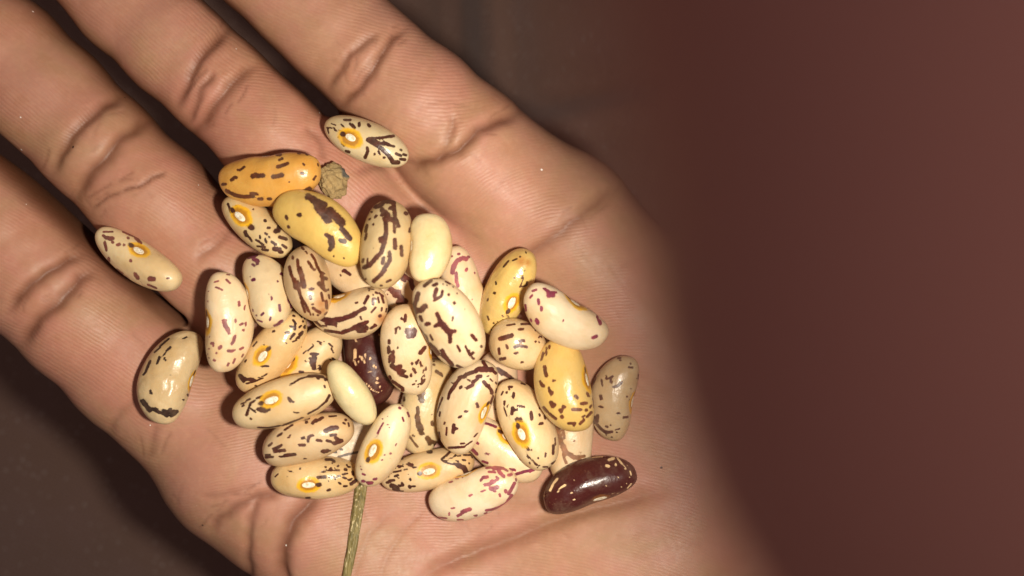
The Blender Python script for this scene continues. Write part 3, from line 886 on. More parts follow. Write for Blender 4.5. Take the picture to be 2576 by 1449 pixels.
25: 'j 1210,875 1290,870 14;1300,870 1350,905 16;1310,930 1312,935 8;940,885 960,880 10;800,1030 805,1010 8;1080,1160 1200,1150 22;1110,1090 1200,1060 7;1200,1060 1380,1040 10;1370,1045 1440,1045 8;1210,990 1212,1000 12;1280,1020 1300,1010 12;1400,980 1420,970 10;1350,1010 1352,1010 6;1550,955 1551,956 10;1570,990 1600,990 10;1520,1030 1540,1035 16;1480,1110 1560,1095 10;1390,1150 1440,1130 10;1490,1160 1540,1175 12;1640,1070 1650,1110 16;1580,1200 1630,1180 12;1620,1260 1690,1210 24;1420,1245 1450,1260 12;1500,1300 1550,1295 10;1240,1370 1280,1355 14;1350,1150 1365,1200 8;1250,1155 1310,1140 6;1255,1225 1256,1226 6;610,1050 690,1075 5;590,1035 591,1036 4;580,1155 600,1150 5;400,1150 450,1100 6;1170,1060 1172,1062 9;1150,1065 1160,1062 7|m 1500,15 1540,10 10;900,200 960,195 10',
26: 'j 830,230 940,205 18;1000,290 1050,240 20;1060,260 1160,200 18;890,285 920,275 10;1260,182 1380,175 8;1530,235 1532,236 16;1490,285 1520,300 9;1575,290 1585,340 8;1210,410 1300,370 1390,360 30;1290,490 1370,475 16;820,535 870,520 14;930,580 940,510 20;950,500 1010,485 14;1070,565 1140,575 18;1230,570 1300,590 16;1370,530 1420,560 22;1350,615 1470,575 26;780,640 870,640 18;1160,745 1230,735 26;1230,740 1290,730 8;610,520 650,485 12;440,500 510,450 12;550,400 690,310 10;300,650 350,610 14;370,700 510,640 14;390,745 550,725 20;560,810 640,800 720,790 22;470,830 560,820 9;250,800 320,800 12;250,840 370,830 12;850,860 900,858 5',
27: 'g 500,1180 600,1130 10;520,1160 580,1170 8;340,1210 400,1180 10;260,1265 330,1235 8;470,1210 400,1260 380,1330 350,1410 14;440,1230 445,1235 12;270,1300 310,1290 8;420,1340 480,1390 9;530,1350 620,1340 700,1350 26;580,1370 660,1380 24;700,1330 750,1270 10;1020,1170 1050,1220 20;1060,1220 1100,1230 12;1110,1403 1170,1403 7;1040,960 1200,860 1350,820 9;1340,820 1450,810 1560,830 18;1560,830 1660,890 1740,970 10;1480,850 1500,855 14;1590,970 1600,1000 10;1600,880 1610,885 10;1670,1130 1620,1220 16;1600,1240 1480,1340 1330,1420 10;360,1410 340,1440 16|j 180,50 260,40 24;320,20 350,0 12;120,360 300,365 480,330 8;520,330 700,260 850,200 8;10,220 20,225 14;20,70 80,100 9',
29: 'g 1360,460 1490,465 14;1420,480 1430,520 36;1430,540 1420,690 30;1380,600 1400,650 24;1350,530 1380,560 12;1520,650 1515,710 18;1290,575 1292,580 14;1190,745 1250,755 14;1720,530 1760,570 12;1680,555 1681,556 10;1520,290 1530,310 10;1340,390 1420,340 8;1360,380 1290,430 8;1480,260 1540,280 6;1660,295 1720,350 8;1580,260 1582,262 6;1250,460 1320,400 6;1400,310 1410,315 6;1700,380 1740,450 6',
30: 'g 770,105 790,95 14;970,120 1020,120 14;1060,20 1080,40 10;1120,10 1120,50 14;1190,30 1220,10 9;1070,190 1110,140 18;1045,230 1046,231 12;980,290 981,292 12;1140,220 1240,140 10;1190,150 1240,110 16;1150,200 1200,170 8;1260,30 1280,50 8;450,340 510,270 8;625,320 630,322 10;320,590 340,560 8;575,660 620,660 12;630,655 700,660 10;240,810 330,870 24;330,870 450,870 20;350,940 480,900 600,850 10;590,830 680,780 7;480,970 500,970 7;540,840 545,845 6;260,850 300,900 20;1080,270 1150,240 8;1180,200 1190,210 10;1100,60 1110,80 8|c 1570,1280 1610,1340 14;1600,1340 1605,1430 14;1520,1380 1560,1390 12;1570,1210 1590,1215 12;1680,1190 1710,1230 12;1725,1300 1730,1305 10;1670,1400 1700,1370 9;1750,1240 1760,1260 8;1760,1370 1750,1410 8',
31: 'c 310,675 370,655 9;500,635 560,690 12;325,755 380,770 445,800 9;705,990 710,1050 14;800,1050 790,1110 8;450,1290 490,1290 18;470,1310 480,1370 30;490,1380 530,1440 26;635,1270 655,1310 14;720,1355 770,1335 14;815,1320 812,1370 10;770,1445 780,1440 12;215,820 217,822 6;205,980 206,990 6;510,550 550,555 6|f 1620,90 1670,210 20;1760,260 1730,350 1710,380 20;1740,320 1750,340 16;1900,160 1902,162 14;1380,375 1410,370 16;1410,380 1412,420 10;1510,450 1530,430 22;1650,490 1720,500 20;1750,470 1752,475 14;1840,470 1890,440 12;1460,530 1462,535 12;1340,460 1345,462 8;1420,640 1440,650 14;1760,620 1730,690 12;1660,690 1640,730 12;1870,590 1890,550 8;1340,605 1342,607 8;1350,265 1352,267 9;1320,550 1322,552 6',
32: 'c 850,280 960,265 18;960,260 1000,240 10;940,310 1000,330 26;980,340 1000,380 20;920,390 950,410 14;920,640 945,630 22;880,588 881,589 8;1380,540 1410,550 20;1310,655 1335,670 7;1190,860 1230,950 9;1350,1040 1360,1130 16;1480,910 1500,960 10;1510,970 1540,1010 26;1530,1020 1540,1080 12;1060,1200 1095,1170 12;980,1205 985,1207 9;1210,1240 1200,1280 12;1340,1330 1390,1300 20;1270,1370 1350,1340 14;1460,1315 1480,1310 12;1000,1280 1070,1310 8;1310,1395 1400,1385 6;920,1110 930,1140 6',
33: 'c 1560,260 1565,300 14;1640,320 1650,420 20;1670,460 1700,560 1720,650 36;1730,660 1740,740 34;1680,710 1640,770 20;1510,430 1540,560 1580,650 20;1590,640 1610,760 30;1640,670 1620,720 20;1660,800 1700,930 1760,1030 20;1770,1040 1820,1140 18;1700,1000 1760,1150 14;1710,120 1740,150 12;1770,180 1800,220 8;1810,345 1860,420 16;1860,430 1910,480 16;1860,230 1910,300 14;1920,320 1950,420 14;1960,430 2030,560 16;2020,580 2100,620 22;2040,620 2040,700 22;1990,700 2040,740 36;2030,760 2090,810 20;2020,850 2050,970 16;2135,790 2136,800 10;2140,880 2150,930 10;2100,980 2110,1090 18;1840,785 1890,780 18;1840,900 1850,940 18;1870,1030 1890,1030 12;1890,1090 1910,1100 18;1940,1130 2000,1160 20;1890,1180 1891,1200 9;1960,1200 1970,1205 8;2080,1190 2110,1160 10;1840,1160 1850,1200 8;2000,500 2070,540 10',
34: 'd 130,510 220,500 34;490,610 520,600 12;630,610 690,500 18;770,475 772,477 12;810,440 840,450 12;770,540 770,630 18;800,530 815,545 8;850,520 865,600 10;900,480 940,600 14;870,450 930,500 12;910,690 905,730 12;985,700 975,750 8;870,820 890,810 18;740,760 810,680 12;0,880 120,890 250,870 36;250,870 400,820 480,780 36;480,780 560,730 640,690 26;60,930 160,950 20;570,830 575,860 12;180,990 181,995 12;0,1050 150,1070 280,1090 18;280,1080 420,1030 540,960 28;540,970 640,930 34;520,1020 660,1010 36;540,1070 640,1060 20;690,900 692,910 10;740,1010 800,970 18;790,950 820,970 12;690,380 780,390 5;700,410 710,410 6|c 2030,1270 2200,1290 30;2100,1340 2250,1350 20;1900,1280 2000,1370 14;2000,1380 2100,1370 10',
35: 'd 300,90 400,150 20;280,100 330,80 14;250,165 252,165 12|c 2280,390 2370,360 10;2325,565 2330,567 12',
36: 'd 1190,120 1280,180 1380,250 26;1200,190 1280,250 22;1380,300 1410,370 30;960,350 1070,400 34;1080,420 1180,440 40;1120,480 1220,510 36;1200,540 1280,580 40;1160,600 1240,600 26;1000,310 1010,330 22;1148,290 1149,291 6;995,470 996,471 6',
37: 'f 930,300 990,270 8;660,500 730,430 14;640,520 620,560 8;630,610 640,640 14;550,590 510,700 14;410,1140 420,1180 12;740,885 741,886 10;560,420 700,300 10;470,520 560,440 9;400,660 340,800 16;330,830 290,880 12;260,1290 300,1360 420,1420 16;480,1410 520,1430 12;930,1270 940,1280 10;740,1420 742,1425 10;600,1440 640,1448 12;1000,1190 1010,1210 10|r 1080,130 1130,200 14;1200,210 1260,240 10;1250,215 1330,210 14;1290,240 1320,225 10;1135,50 1140,70 7;1160,190 1200,215 10;1280,190 1282,191 6',
38: 'q 800,345 850,350 12;790,380 800,420 8;885,400 900,395 10;935,400 937,400 8;965,345 967,347 9;985,518 986,519 9;1020,620 1040,650 12;1130,655 1160,655 16;1260,652 1275,650 5;1115,700 1180,725 5;780,300 850,300 5;880,590 920,620 10;940,640 970,660 8;820,500 820,530 8;930,300 1000,330 6;850,380 852,382 8;1020,340 1060,385 10;800,440 802,442 6;780,330 830,360 8',
39: 'j 1330,750 1380,755 14;1430,700 1470,710 14;1420,830 1560,790 1720,755 14',
40: 'h 1960,380 2060,440 2200,550 26;1980,430 2040,480 16;1920,1030 1960,1025 8',
}


# number: (u, v, axis angle, length, visible width, roll of the hilum, pitch, base, mark colour, options, label)
DB = (78, 42, 30)
MR = (92, 42, 36)
PU = (142, 58, 82)
PK = (172, 92, 102)
BEANS = {
1: (1467, 566, 24, 352, 160, 92, 0, (222, 204, 160), DB, dict(blunt=0.98, curv=0.15, hx=-1.5, hil=(1.0, 0.5), flip=0), 'cream bean with yellow-ringed eye tucked at the base of the top finger'),
2: (1081, 714, -5, 405, 200, 172, 0, (220, 168, 84), (98, 54, 30), dict(curv=0.75, mottle=(206, 142, 58)), 'orange-yellow bean with brown flecks, topmost beside the soil clod'),
3: (1030, 908, 40, 330, 150, 78, 0, (212, 182, 126), DB, dict(blunt=0.92, hx=-1.9), 'small finely speckled bean with yellow eye left of the blotched yellow bean'),
4: (1281, 908, 35, 392, 208, -14, 0, (224, 188, 104), (84, 48, 32), dict(curv=1.0, mottle=(206, 168, 92)), 'plump yellow bean with one large branching dark brown blotch'),
5: (1545, 973, 99, 352, 196, -60, 0, (204, 174, 120), (90, 48, 32), dict(T=6.6, W=7.6, gloss=0.36), 'tan bean with long thick brown stripes beside the plain cream bean'),
6: (1716, 991, 94, 274, 170, -8, 0, (240, 218, 164), DB, dict(curv=0.55, hidden=0, speck=0.0, blunt=0.7, plain=True, gloss=0.2), 'plain glossy cream bean without any speckles'),
7: (1858, 1150, 72, 330, 150, 188, 0, (242, 216, 178), PK, dict(curv=0.4), 'slim cream bean with a pink streak, half under the large blotched bean'),
8: (2030, 1166, 114, 360, 160, 100, 0, (228, 194, 112), (92, 58, 32), dict(blunt=0.86, hx=0.7, flip=1, stain=[(2085, 1045, 24), (2110, 1050, 16)], mottle=(206, 172, 104), wrinkle=0.3), 'yellowish upright bean with brown-stained tip and bright yellow eye'),
9: (2258, 1274, 31, 362, 186, 154, 0, (236, 212, 178), (146, 52, 80), dict(curv=1.15), 'pinkish cream bean with wine-red flecks at the right of the heap'),
10: (2071, 1380, 20, 222, 186, -70, 30, (222, 192, 142), (98, 50, 36), dict(T=7.0, W=7.4, no_hilum=True, blunt=0.75), 'round end-on bean with brown dashes below the upright yellowish bean'),
11: (2258, 1540, 79, 366, 216, 146, 0, (222, 184, 104), (112, 62, 36), dict(curv=1.15, mottle=(206, 178, 122)), 'mustard yellow bean with scattered brown flecks under the pinkish cream bean'),
12: (2461, 1590, 101, 334, 176, 166, 0, (198, 172, 134), (84, 52, 42), dict(lean=0.3, curv=1.05), 'dull grey-beige bean at the far right edge of the heap'),
13: (1796, 1294, 63, 388, 244, -40, 0, (242, 216, 172), MR, dict(sink=1.2, T=7.4, W=9.6, curv=0.5, blunt=0.74), 'largest cream bean on top of the heap with a dark branching blotch in its middle'),
14: (1632, 1400, 86, 362, 200, 176, 0, (236, 210, 168), (96, 48, 36), dict(curv=0.5), 'cream bean with curved brown band, tucked beneath the largest bean'),
15: (1482, 1450, 80, 340, 190, -60, 0, (74, 30, 28), (206, 168, 128), dict(dark=True, speck=0.6, no_hilum=True, plain=True, T=6.4, W=7.2), 'dark maroon bean with pale flecks wedged in the middle of the heap'),
16: (1705, 1622, 104, 372, 186, 200, 0, (226, 202, 152), (110, 78, 50), dict(no_hilum=True), 'cream bean with olive-brown streaks lying under its neighbours, lower centre'),
17: (1868, 1620, 109, 372, 212, 172, 0, (234, 208, 168), MR, dict(curv=1.25), 'cream bean with broken dark stripes and eye on its lower right edge'),
18: (1998, 1792, 34, 372, 186, 152, 0, (246, 222, 182), PU, dict(curv=0.5), 'pale bean with few purple dashes, mostly covered, above the plum-flecked bean'),
19: (2108, 1696, 66, 368, 184, 48, 0, (240, 212, 162), (88, 44, 34), dict(curv=0.5, hx=1.0), 'glossy cream bean with large white eye in a yellow ring, right of centre'),
20: (2286, 1770, 98, 330, 176, 200, 0, (226, 196, 156), (150, 104, 68), dict(no_hilum=True), 'beige bean with a light brown band, under the mustard yellow bean'),
21: (2354, 1936, -20, 374, 180, 40, 0, (72, 28, 26), (214, 178, 136), dict(lean=0.15, dark=True, speck=0.8, curv=1.15, hx=0.9, gloss=0.2, hil=(1.1, 0.5), hidden=8), 'glossy dark maroon bean with cream flecks and white eye at the lower right'),
22: (1893, 1972, -23, 366, 182, 205, 0, (244, 224, 192), PK, dict(curv=0.35, no_hilum=True, gloss=0.22), 'ivory bean with plum flecks at one end, lowest in the heap'),
23: (1712, 1881, -12, 366, 150, 94, 0, (226, 192, 142), DB, dict(blunt=0.9, hx=0.3, curv=0.2), 'tan bean with yellow-ringed white eye and dark fan lines, above the ivory bean'),
24: (1535, 1780, -64, 345, 158, 114, 0, (242, 220, 178), PU, dict(blunt=0.86, hx=-0.6), 'pale cream upright bean with purple dots beside the top of the stalk'),
25: (1266, 1908, 3, 338, 160, 98, 0, (222, 188, 132), DB, dict(blunt=0.88, hx=-0.9, flip=1, curv=0.2), 'tan bean with yellow-ringed eye at the lower left corner of the heap'),
26: (1230, 1754, -18, 356, 172, -62, 0, (216, 182, 138), (88, 46, 34), dict(T=6.4, W=7.0), 'tan bean with short brown dashes all over, no eye showing, lower left'),
27: (1140, 1606, -18, 404, 180, 124, 0, (232, 202, 152), DB, dict(sink=2.6, curv=0.3, hx=-0.6, blunt=0.78), 'long cream bean with yellow eye and dark line along its upper edge, left side'),
28: (1409, 1574, 62, 290, 122, -70, 0, (226, 210, 160), DB, dict(hidden=0, speck=0.0, plain=True, no_hilum=True, gloss=0.22, mottle=(206, 192, 136), blunt=0.86), 'small plain greenish-white bean without speckles'),
29: (1224, 1450, -47, 330, 180, 118, 0, (230, 198, 148), DB, dict(hx=-1.6, W=7.6, flip=1), 'cream bean with shiny dark patch squeezed between two long beans on the left'),
30: (1090, 1408, -51, 372, 168, 66, 0, (222, 184, 124), DB, dict(sink=3.6, hx=-0.4, flip=1), 'tan bean with speckled upper tip and large yellow-ringed eye, left side'),
31: (907, 1286, 90, 378, 178, 40, 0, (238, 212, 174), (150, 84, 84), dict(lean=0.1, sink=0.5, curv=0.95), 'cream bean with mauve flecks standing upright at the left edge of the heap'),
32: (1068, 1162, 71, 308, 176, 10, 0, (228, 202, 158), (116, 44, 74), dict(sink=0.8, curv=0.85), 'cream bean with few dark purple spots beside the striped tan bean'),
33: (1236, 1132, 73, 300, 164, -85, 0, (206, 172, 126), (104, 54, 34), dict(blunt=0.88, stain=[(1286, 1215, 26), (1290, 1240, 20)]), 'tan bean with long rust-brown stripes and an orange stain near its tip'),
34: (1402, 1249, -13, 330, 190, 166, 0, (228, 198, 152), MR, dict(curv=1.6, stain=[(1525, 1275, 24)], hx=-0.6), 'curved cream bean with thick dark bands along its outer side, centre'),
35: (1420, 1085, 25, 300, 172, 200, 0, (222, 198, 164), MR, dict(no_hilum=True), 'pale bean with one brown fleck mostly hidden under the thick-striped tan bean'),
36: (1590, 1130, 50, 320, 176, 200, 0, (232, 202, 168), (110, 56, 46), dict(no_hilum=True), 'cream bean with two broad brown bands, mostly covered by the plain cream bean'),
37: (685, 1502, 107, 366, 196, 170, 0, (206, 178, 132), (62, 44, 36), dict(curv=1.1, wrinkle=0.5), 'wrinkled tan bean with dark rim lying apart at the far left of the heap'),
38: (553, 1040, 33, 376, 166, 156, 0, (232, 206, 158), (136, 76, 66), dict(curv=0.9, hx=0.1), 'cream bean lying alone across the gap between the two lowest fingers'),
39: (1400, 1770, -20, 330, 190, -60, 0, (222, 204, 182), (110, 104, 100), dict(no_hilum=True, plain=True, wrinkle=1.2, T=4.4, W=6.0, gloss=0.4, mottle=(198, 168, 142)), 'flaky whitish shrivelled bean mostly hidden left of the upright purple-dotted bean'),
40: (1985, 1570, 92, 330, 180, 200, 0, (226, 192, 158), (92, 56, 46), dict(no_hilum=True), 'beige bean with dark edge band, seen only in the gap right of the broken-striped bean'),
}
ORDER = [1, 39, 36, 35, 40, 20, 15, 16, 18, 7, 29, 38, 37, 30, 32, 31, 34, 3, 33, 2, 4, 25, 26, 27, 28, 8, 10, 12, 23, 24, 22, 21, 14, 5, 6, 17, 19, 11, 9, 13]



def bean_shape(L, W, T, curv, blunt, seed, nt=100, npz=72):
    r = np.random.RandomState(seed)
    a = L / 2
    t = np.linspace(0, np.pi, nt)
    t = t[1:-1]
    ph = np.linspace(0, 2 * np.pi, npz, endpoint=False)
    TT, PH = np.meshgrid(t, ph, indexing='ij')

    def surf(TT, PH):
        x = -a * np.cos(TT)
        e = np.sin(TT) ** blunt
        xn = x / a
        asym = 1 + 0.05 * r_as * xn
        yc = -curv * xn * xn + curv * 0.35
        cy = np.sign(np.cos(PH)) * np.abs(np.cos(PH)) ** 0.94
        sz = np.sign(np.sin(PH)) * np.abs(np.sin(PH)) ** 0.94
        y = yc + W / 2 * e * asym * cy
        z = T / 2 * e * asym * sz
        # dimple at the hilum (local -y)
        dim = np.exp(-((x / 1.9) ** 2 + (z / 1.6) ** 2)) * (np.cos(PH) < 0)
        y = y + 0.32 * dim
        return x, y, z
    r_as = r.uniform(-1, 1)
    x, y, z = surf(TT, PH)
    v = np.stack([x.ravel(), y.ravel(), z.ravel()], 1)
    ends = np.array([surf(np.array([1e-4]), np.array([0.0])), surf(np.array([np.pi - 1e-4]), np.array([0.0]))]).reshape(2, 3)
    v = np.concatenate([v, ends])
    # gentle lumps
    for _ in range(5):
        k = r.normal(size=3) * 0.45
        ph0 = r.uniform(0, 6.28)
        n = v / (np.linalg.norm(v, axis=1)[:, None] + 1e-6)
        v = v + n * (0.045 * np.sin(v @ k + ph0))[:, None]
    nr = nt - 2
    i, j = np.meshgrid(np.arange(nr - 1), np.arange(npz), indexing='ij')
    q = np.stack([(i * npz + j).ravel(), (i * npz + (j + 1) % npz).ravel(), ((i + 1) * npz + (j + 1) % npz).ravel(), ((i + 1) * npz + j).ravel()], 1)
    faces = [tuple(f) for f in q.tolist()]
    e0, e1 = nr * npz, nr * npz + 1
    for jj_ in range(npz):
        faces.append((e0, (jj_ + 1) % npz, jj_))
        b0 = (nr - 1) * npz
        faces.append((e1, b0 + jj_, b0 + (jj_ + 1) % npz))
    return v, faces, surf


def vert_normals(v, faces):
    me = bpy.data.meshes.new('n')
    me.from_pydata([tuple(p) for p in v], [], faces)
    me.update()
    n = np.empty(len(v) * 3, np.float32)
    me.vertex_normals.foreach_get('vector', n)
    bpy.data.meshes.remove(me)
    n = n.reshape(-1, 3).astype(float)
    if (n * v).sum() < 0:
        n = -n
    return n


# fine height field that grows as beans are laid down
FH = 0.4
fx = np.arange(-70, 50, FH)
fy = np.arange(-55, 40, FH)


def sample_palm(x, y):
    a = np.clip((x - LO[0]) / H, 0, PALM.shape[0] - 1.001)
    b = np.clip((y - LO[1]) / H, 0, PALM.shape[1] - 1.001)
    i, j = a.astype(int), b.astype(int)
    s, t = a - i, b - j
    return PALM[i, j] * (1 - s) * (1 - t) + PALM[i + 1, j] * s * (1 - t) + PALM[i, j + 1] * (1 - s) * t + PALM[i + 1, j + 1] * s * t


FXX, FYY = np.meshgrid(fx, fy, indexing='ij')
HF = sample_palm(FXX, FYY)
HP = HF.copy()


def hidx(x, y):
    return (np.clip(((x - fx[0]) / FH).round().astype(int), 0, len(fx) - 1),
            np.clip(((y - fy[0]) / FH).round().astype(int), 0, len(fy) - 1))


M_HIL = hilum_material()


def parse_marks(txt):
    out = []
    for block in txt.split('|'):
        block = block.strip()
        if not block:
            continue
        key, rest = block[0], block[1:]
        ox, oy, s = REG[key]
        for st in rest.split(';'):
            tk = st.split()
            if len(tk) < 2:
                continue
            w = float(tk[-1]) / s
            pl = [(ox + float(c.split(',')[0]) / s, oy + float(c.split(',')[1]) / s) for c in tk[:-1]]
            out.append((pl, w))
    return out


def build_bean(num, spec):
    u, v_, ang, Lp, Wp, roll, pitch, base, markc, opt, label = spec
    seed = 100 + num
    rr = np.random.RandomState(seed)
    zc = 4.0
    sc_ = 1.04 * KS * (CAM_H - zc) / CAM_H
    L = Lp * sc_
    up = abs(math.sin(math.radians(roll)))
    side = abs(math.cos(math.radians(roll)))
    Wv = Wp * sc_
    if up > 0.7:
        T = Wv
        W = opt.get('W', T * 1.16)
    else:
        W = Wv
        T = opt.get('T', W * 0.84)
    curv = opt.get('curv', 0.55)
    lv, faces, surf = bean_shape(L, W, T, curv, opt.get('blunt', 0.80), seed)
    ln = vert_normals(lv, faces)
    a = math.radians(ang)
    r = math.radians(roll)
    ex = np.array([math.cos(a), -math.sin(a), 0.0])
    right = np.array([-math.sin(a), -math.cos(a), 0.0])
    p = math.radians(pitch)
    zup = np.array([0, 0, 1.0])
    ex2 = ex * math.cos(p) + zup * math.sin(p)
    up2 = zup * math.cos(p) - ex * math.sin(p)
    hil = right * math.cos(r) + up2 * math.sin(r)
    ey = -hil
    ez = np.cross(ex2, ey)
    R = np.stack([ex2, ey, ez], 1)
    zs = zc
    for it in range(3):
        s = (CAM_H - zc) / CAM_H
        c = np.array([(u - 2048) * KS * s, (1152 - v_) * KS * s, 0.0])
        # lean the bean with whatever lies under it
        w0 = lv @ R.T
        i, j = hidx(c[0] + w0[:, 0], c[1] + w0[:, 1])
        hh = HF[i, j]
        hh = np.maximum(hh, np.median(hh) - 4)
        A = np.stack([w0[:, 0], w0[:, 1], np.ones(len(w0))], 1)
        sol = np.linalg.lstsq(A, hh, rcond=None)[0]
        k = opt.get('lean', 0.75)
        nx_, ny_ = -sol[0] * k, -sol[1] * k
        m = math.hypot(nx_, ny_)
        if m > 0.5:
            nx_, ny_ = nx_ * 0.5 / m, ny_ * 0.5 / m
        nvec = Vector((nx_, ny_, 1)).normalized()
        Q = np.array(Vector((0, 0, 1)).rotation_difference(nvec).to_matrix())
        RR = Q @ R
        w = lv @ RR.T
        wn = ln @ RR.T
        i, j = hidx(c[0] + w[:, 0], c[1] + w[:, 1])
        low = wn[:, 2] < 0.1
        need = (HF[i, j] - w[:, 2])[low]
        onbean = (HF[i, j] - HP[i, j] > 0.4)[low]
        zc = -99.0
        if (~onbean).sum() > 12:
            zc = np.sort(need[~onbean])[-12] - 0.35
        if onbean.sum() > 12:
            zc = max(zc, np.sort(need[onbean])[-12] - opt.get('sink', 1.8))
        if it < 2:
            k_ = ((CAM_H - zc) / CAM_H) / ((CAM_H - zs) / CAM_H)
            lv = lv * k_
            zs = zc
    s = (CAM_H - zc) / CAM_H
    c = np.array([(u - 2048) * KS * s, (1152 - v_) * KS * s, zc])
    w = w + c
    i, j = hidx(w[:, 0], w[:, 1])
    upm = wn[:, 2] > 0.0
    np.maximum.at(HF, (i[upm], j[upm]), w[upm, 2])
    # pigment field
    view = np.array([0, 0, CAM_H]) - w
    view /= np.linalg.norm(view, axis=1)[:, None]
    fac = (view * wn).sum(1)
    sp = to_px(w, KS)
    f = np.full(len(w), -1.0)
    for pl, hw in parse_marks(MARKS.get(num, '')):
        hw = max(1.2, hw - 0.9) if opt.get('dark') else hw + 1.3
        d = seg_dist(sp, pl)
        f = np.maximum(f, 1.0 - d / hw)
    f = np.where(fac > 0.0, f, -1.0)
    n_hidden = opt.get('hidden', 16)
    for _ in range(n_hidden):
        q0 = lv[rr.randint(len(lv))]
        sx, sy = rr.uniform(0.5, 1.9), rr.uniform(0.25, 0.6)
        d = np.sqrt(((lv[:, 0] - q0[0]) / sx) ** 2 + ((lv[:, 1] - q0[1]) / sy) ** 2 + ((lv[:, 2] - q0[2]) / sy) ** 2)
        f = np.where(fac <= 0.0, np.maximum(f, 1 - d), f)
    f = np.clip(f, -1, 1)
    stain = np.zeros(len(w))
    for (su, sv, sr) in opt.get('stain', []):
        d = np.hypot(sp[:, 0] - su, sp[:, 1] - sv)
        stain = np.maximum(stain, np.exp(-(d / sr) ** 2) * (fac > 0.0))
    hx0 = opt.get('hx', 0.0)
    sgn = 1 if opt.get('flip') else -1
    ha, hb = opt.get('hil', (1.02, 0.55))
    ha, hb = ha * rr.uniform(0.85, 1.12), hb * rr.uniform(0.85, 1.15)
    ring = opt.get('ring', rr.uniform(0.88, 1.14))
    rofs = rr.uniform(-0.2, 0.2)
    e = np.sqrt(((lv[:, 0] - hx0) / (1.95 * ring)) ** 2 + ((lv[:, 2] - rofs) / (1.38 * ring)) ** 2)
    e = np.where(lv[:, 1] < 0.0, e, 3.0)
    mp = 1 - np.sqrt(((lv[:, 0] - hx0 - sgn * (ha + 0.42)) / 0.55) ** 2 + (lv[:, 2] / 0.42) ** 2) * 0.6
    mp = np.where(lv[:, 1] < 0.0, np.clip(mp, 0, 1), 0) * (0 if opt.get('plain') else 1)
    mat = bean_material('bean_coat', base, markc, num * 1.7, dark=opt.get('dark', False), halo=not opt.get('plain'),
                        speck=opt.get('speck', 0.6), gloss=opt.get('gloss', float(rr.uniform(0.17, 0.36))), mottle=opt.get('mottle'), wrinkle=opt.get('wrinkle', 0.0))
    o = bpy.data.objects.new('bean', None)
    o.empty_display_size = 0.004
    COL.objects.link(o)
    mesh_obj('seed_coat', lv, faces, mat, parent=o, attrs={'mark': f, 'halo': e, 'stain': stain, 'micropyle': mp})
    M = Matrix.Identity(4)
    for ii_ in range(3):
        for jj_ in range(3):
            M[ii_][jj_] = RR[ii_, jj_]
        M[ii_][3] = c[ii_] * MM
    o.matrix_world = M
    tag(o, label, 'bean', 'speckled beans heaped in the palm')
    if num == 39:
        return
    # hilum: a small raised pale scar that follows the coat
    na, nb = 26, 12
    vv, ff = [(0, 0, 0)], []
    pos = [(0.0, 0.0, 1.0)]
    for bi in range(1, nb + 1):
        rad = bi / nb
        for ai in range(na):
            t = 2 * math.pi * ai / na
            pos.append((rad * math.cos(t) * ha, rad * math.sin(t) * hb, math.sqrt(max(0, 1 - rad * rad))))
    for bi in range(nb):
        for ai in range(na):
            if bi == 0:
                ff.append((0, 1 + ai, 1 + (ai + 1) % na))
            else:
                b0, b1 = 1 + (bi - 1) * na, 1 + bi * na
                ff.append((b0 + ai, b1 + ai, b1 + (ai + 1) % na, b0 + (ai + 1) % na))
    from mathutils.bvhtree import BVHTree
    bv = BVHTree.FromPolygons([tuple(p) for p in lv], faces)
    hvv = []
    for (x_, z_, h_) in pos:
        hit = bv.ray_cast(Vector((x_ + hx0, -30, z_)), Vector((0, 1, 0)))
        y_ = hit[0][1] if hit[0] is not None else -W / 2
        hvv.append((x_ + hx0, y_ + 0.05 - 0.15 * h_ * (1 - 0.25 * math.exp(-(z_ / 0.12) ** 2)), z_))
    mesh_obj('hilum', hvv, ff, M_HIL, parent=o)


for num in ORDER:
    build_bean(num, BEANS[num])

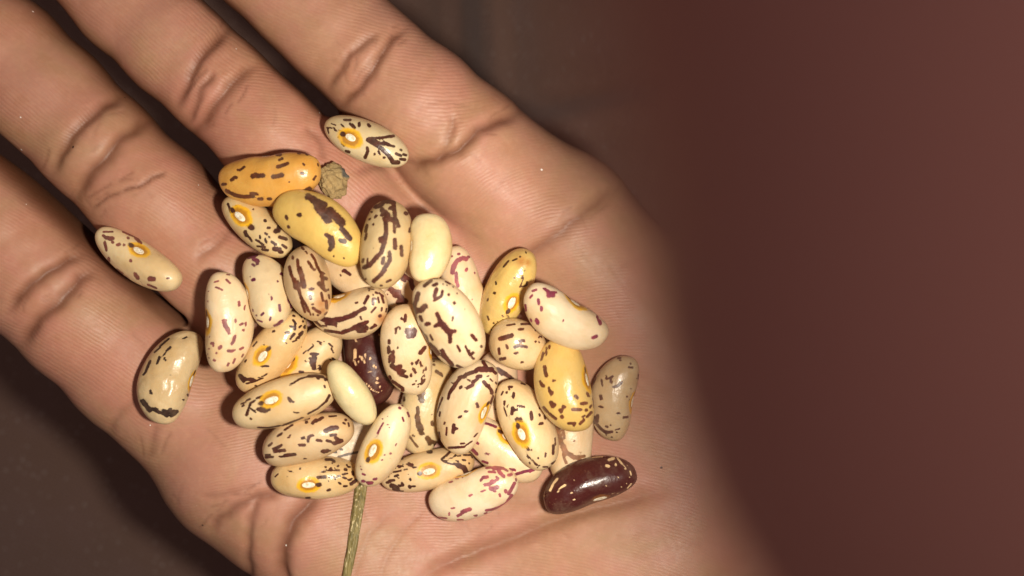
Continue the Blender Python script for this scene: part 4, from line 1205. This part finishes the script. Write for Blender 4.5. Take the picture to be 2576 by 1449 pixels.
# ------------------------------------------------------------------ soil clod and dry stalk
def build_clod():
    import bmesh
    bm = bmesh.new()
    bmesh.ops.create_icosphere(bm, subdivisions=5, radius=1.0)
    r = np.random.RandomState(5)
    v = np.array([x.co[:] for x in bm.verts])
    dirs = r.normal(size=(26, 3))
    dirs /= np.linalg.norm(dirs, axis=1)[:, None]
    offs = r.uniform(0.97, 1.05, 26)
    sup = np.min(offs[None, :] / np.maximum(v @ dirs.T, 1e-3) + 10 * ((v @ dirs.T) < 0.05), axis=1)
    rad = np.minimum(sup, 1.05)
    for _ in range(10):
        k = r.normal(size=3) * r.uniform(3, 11)
        rad += 0.032 * np.sin(v @ k + r.uniform(0, 6))
    v = v * rad[:, None] * np.array([2.0, 2.6, 1.8])
    a = math.radians(12)
    x, y = v[:, 0] * math.cos(a) - v[:, 1] * math.sin(a), v[:, 0] * math.sin(a) + v[:, 1] * math.cos(a)
    v = np.stack([x, y, v[:, 2]], 1)
    for i, b in enumerate(bm.verts):
        b.co = v[i] * MM
    me = bpy.data.meshes.new('soil_clod')
    bm.to_mesh(me)
    bm.free()
    me.polygons.foreach_set('use_smooth', [True] * len(me.polygons))
    me.materials.append(clod_material())
    o = bpy.data.objects.new('soil_clod', me)
    COL.objects.link(o)
    c = P(839, 452, 4.0)
    i, j = hidx(c[0:1], c[1:2])
    z = float(sample_palm(c[0:1], c[1:2])[0]) + 1.5
    c = P(839, 454, z)
    o.location = [q * MM for q in c]
    tag(o, 'small greenish-brown clod of dried soil beside the yellow bean near the finger bases', 'soil clod')


build_clod()


def build_stalk():
    path = [(912, 1180, 14), (910, 1215, 14.5), (904, 1260, 14), (896, 1310, 13), (889, 1360, 12), (881, 1405, 11), (872, 1450, 10), (862, 1500, 10.5), (855, 1540, 7.0)]
    P3, W3 = [], []
    for u, v, w in path:
        z = 1.0
        for _ in range(3):
            c = P(u, v, z)
            z = float(sample_palm(c[0:1], c[1:2])[0]) + 0.75
        P3.append(P(u, v, z))
        W3.append(w * K * 1.02)
    P3 = np.array(P3)
    W3 = np.array(W3)
    n = 120
    s = np.linspace(0, len(path) - 1, n)
    pc = np.stack([np.interp(s, np.arange(len(path)), P3[:, i]) for i in range(3)], 1)
    ker = np.ones(13) / 13
    pc = np.stack([np.convolve(np.pad(pc[:, i], 6, 'edge'), ker, 'valid') for i in range(3)], 1)
    wc = np.interp(s, np.arange(len(path)), W3)
    m = 40
    vv = []
    for k in range(n):
        t = pc[min(k + 1, n - 1)] - pc[max(k - 1, 0)]
        t /= np.linalg.norm(t)
        sd = np.cross(t, [0, 0, 1])
        sd /= np.linalg.norm(sd)
        up = np.cross(sd, t)
        for q in range(m):
            a = 2 * math.pi * q / m
            rg = 1 + 0.10 * math.cos(7 * a + 0.4 * math.sin(k * 0.11)) + 0.03 * math.sin(k * 0.35 + 3 * a)
            vv.append(pc[k] + sd * math.cos(a) * wc[k] * rg + up * math.sin(a) * wc[k] * 0.62 * rg)
    ff = []
    for k in range(n - 1):
        for q in range(m):
            ff.append((k * m + q, k * m + (q + 1) % m, (k + 1) * m + (q + 1) % m, (k + 1) * m + q))
    ff.append(tuple(range(m))[::-1])
    ff.append(tuple((n - 1) * m + q for q in range(m)))
    o = mesh_obj('dry_stalk', vv, ff, stalk_material())
    tag(o, 'thin dry greenish straw stalk lying across the lower palm', 'stalk')


build_stalk()
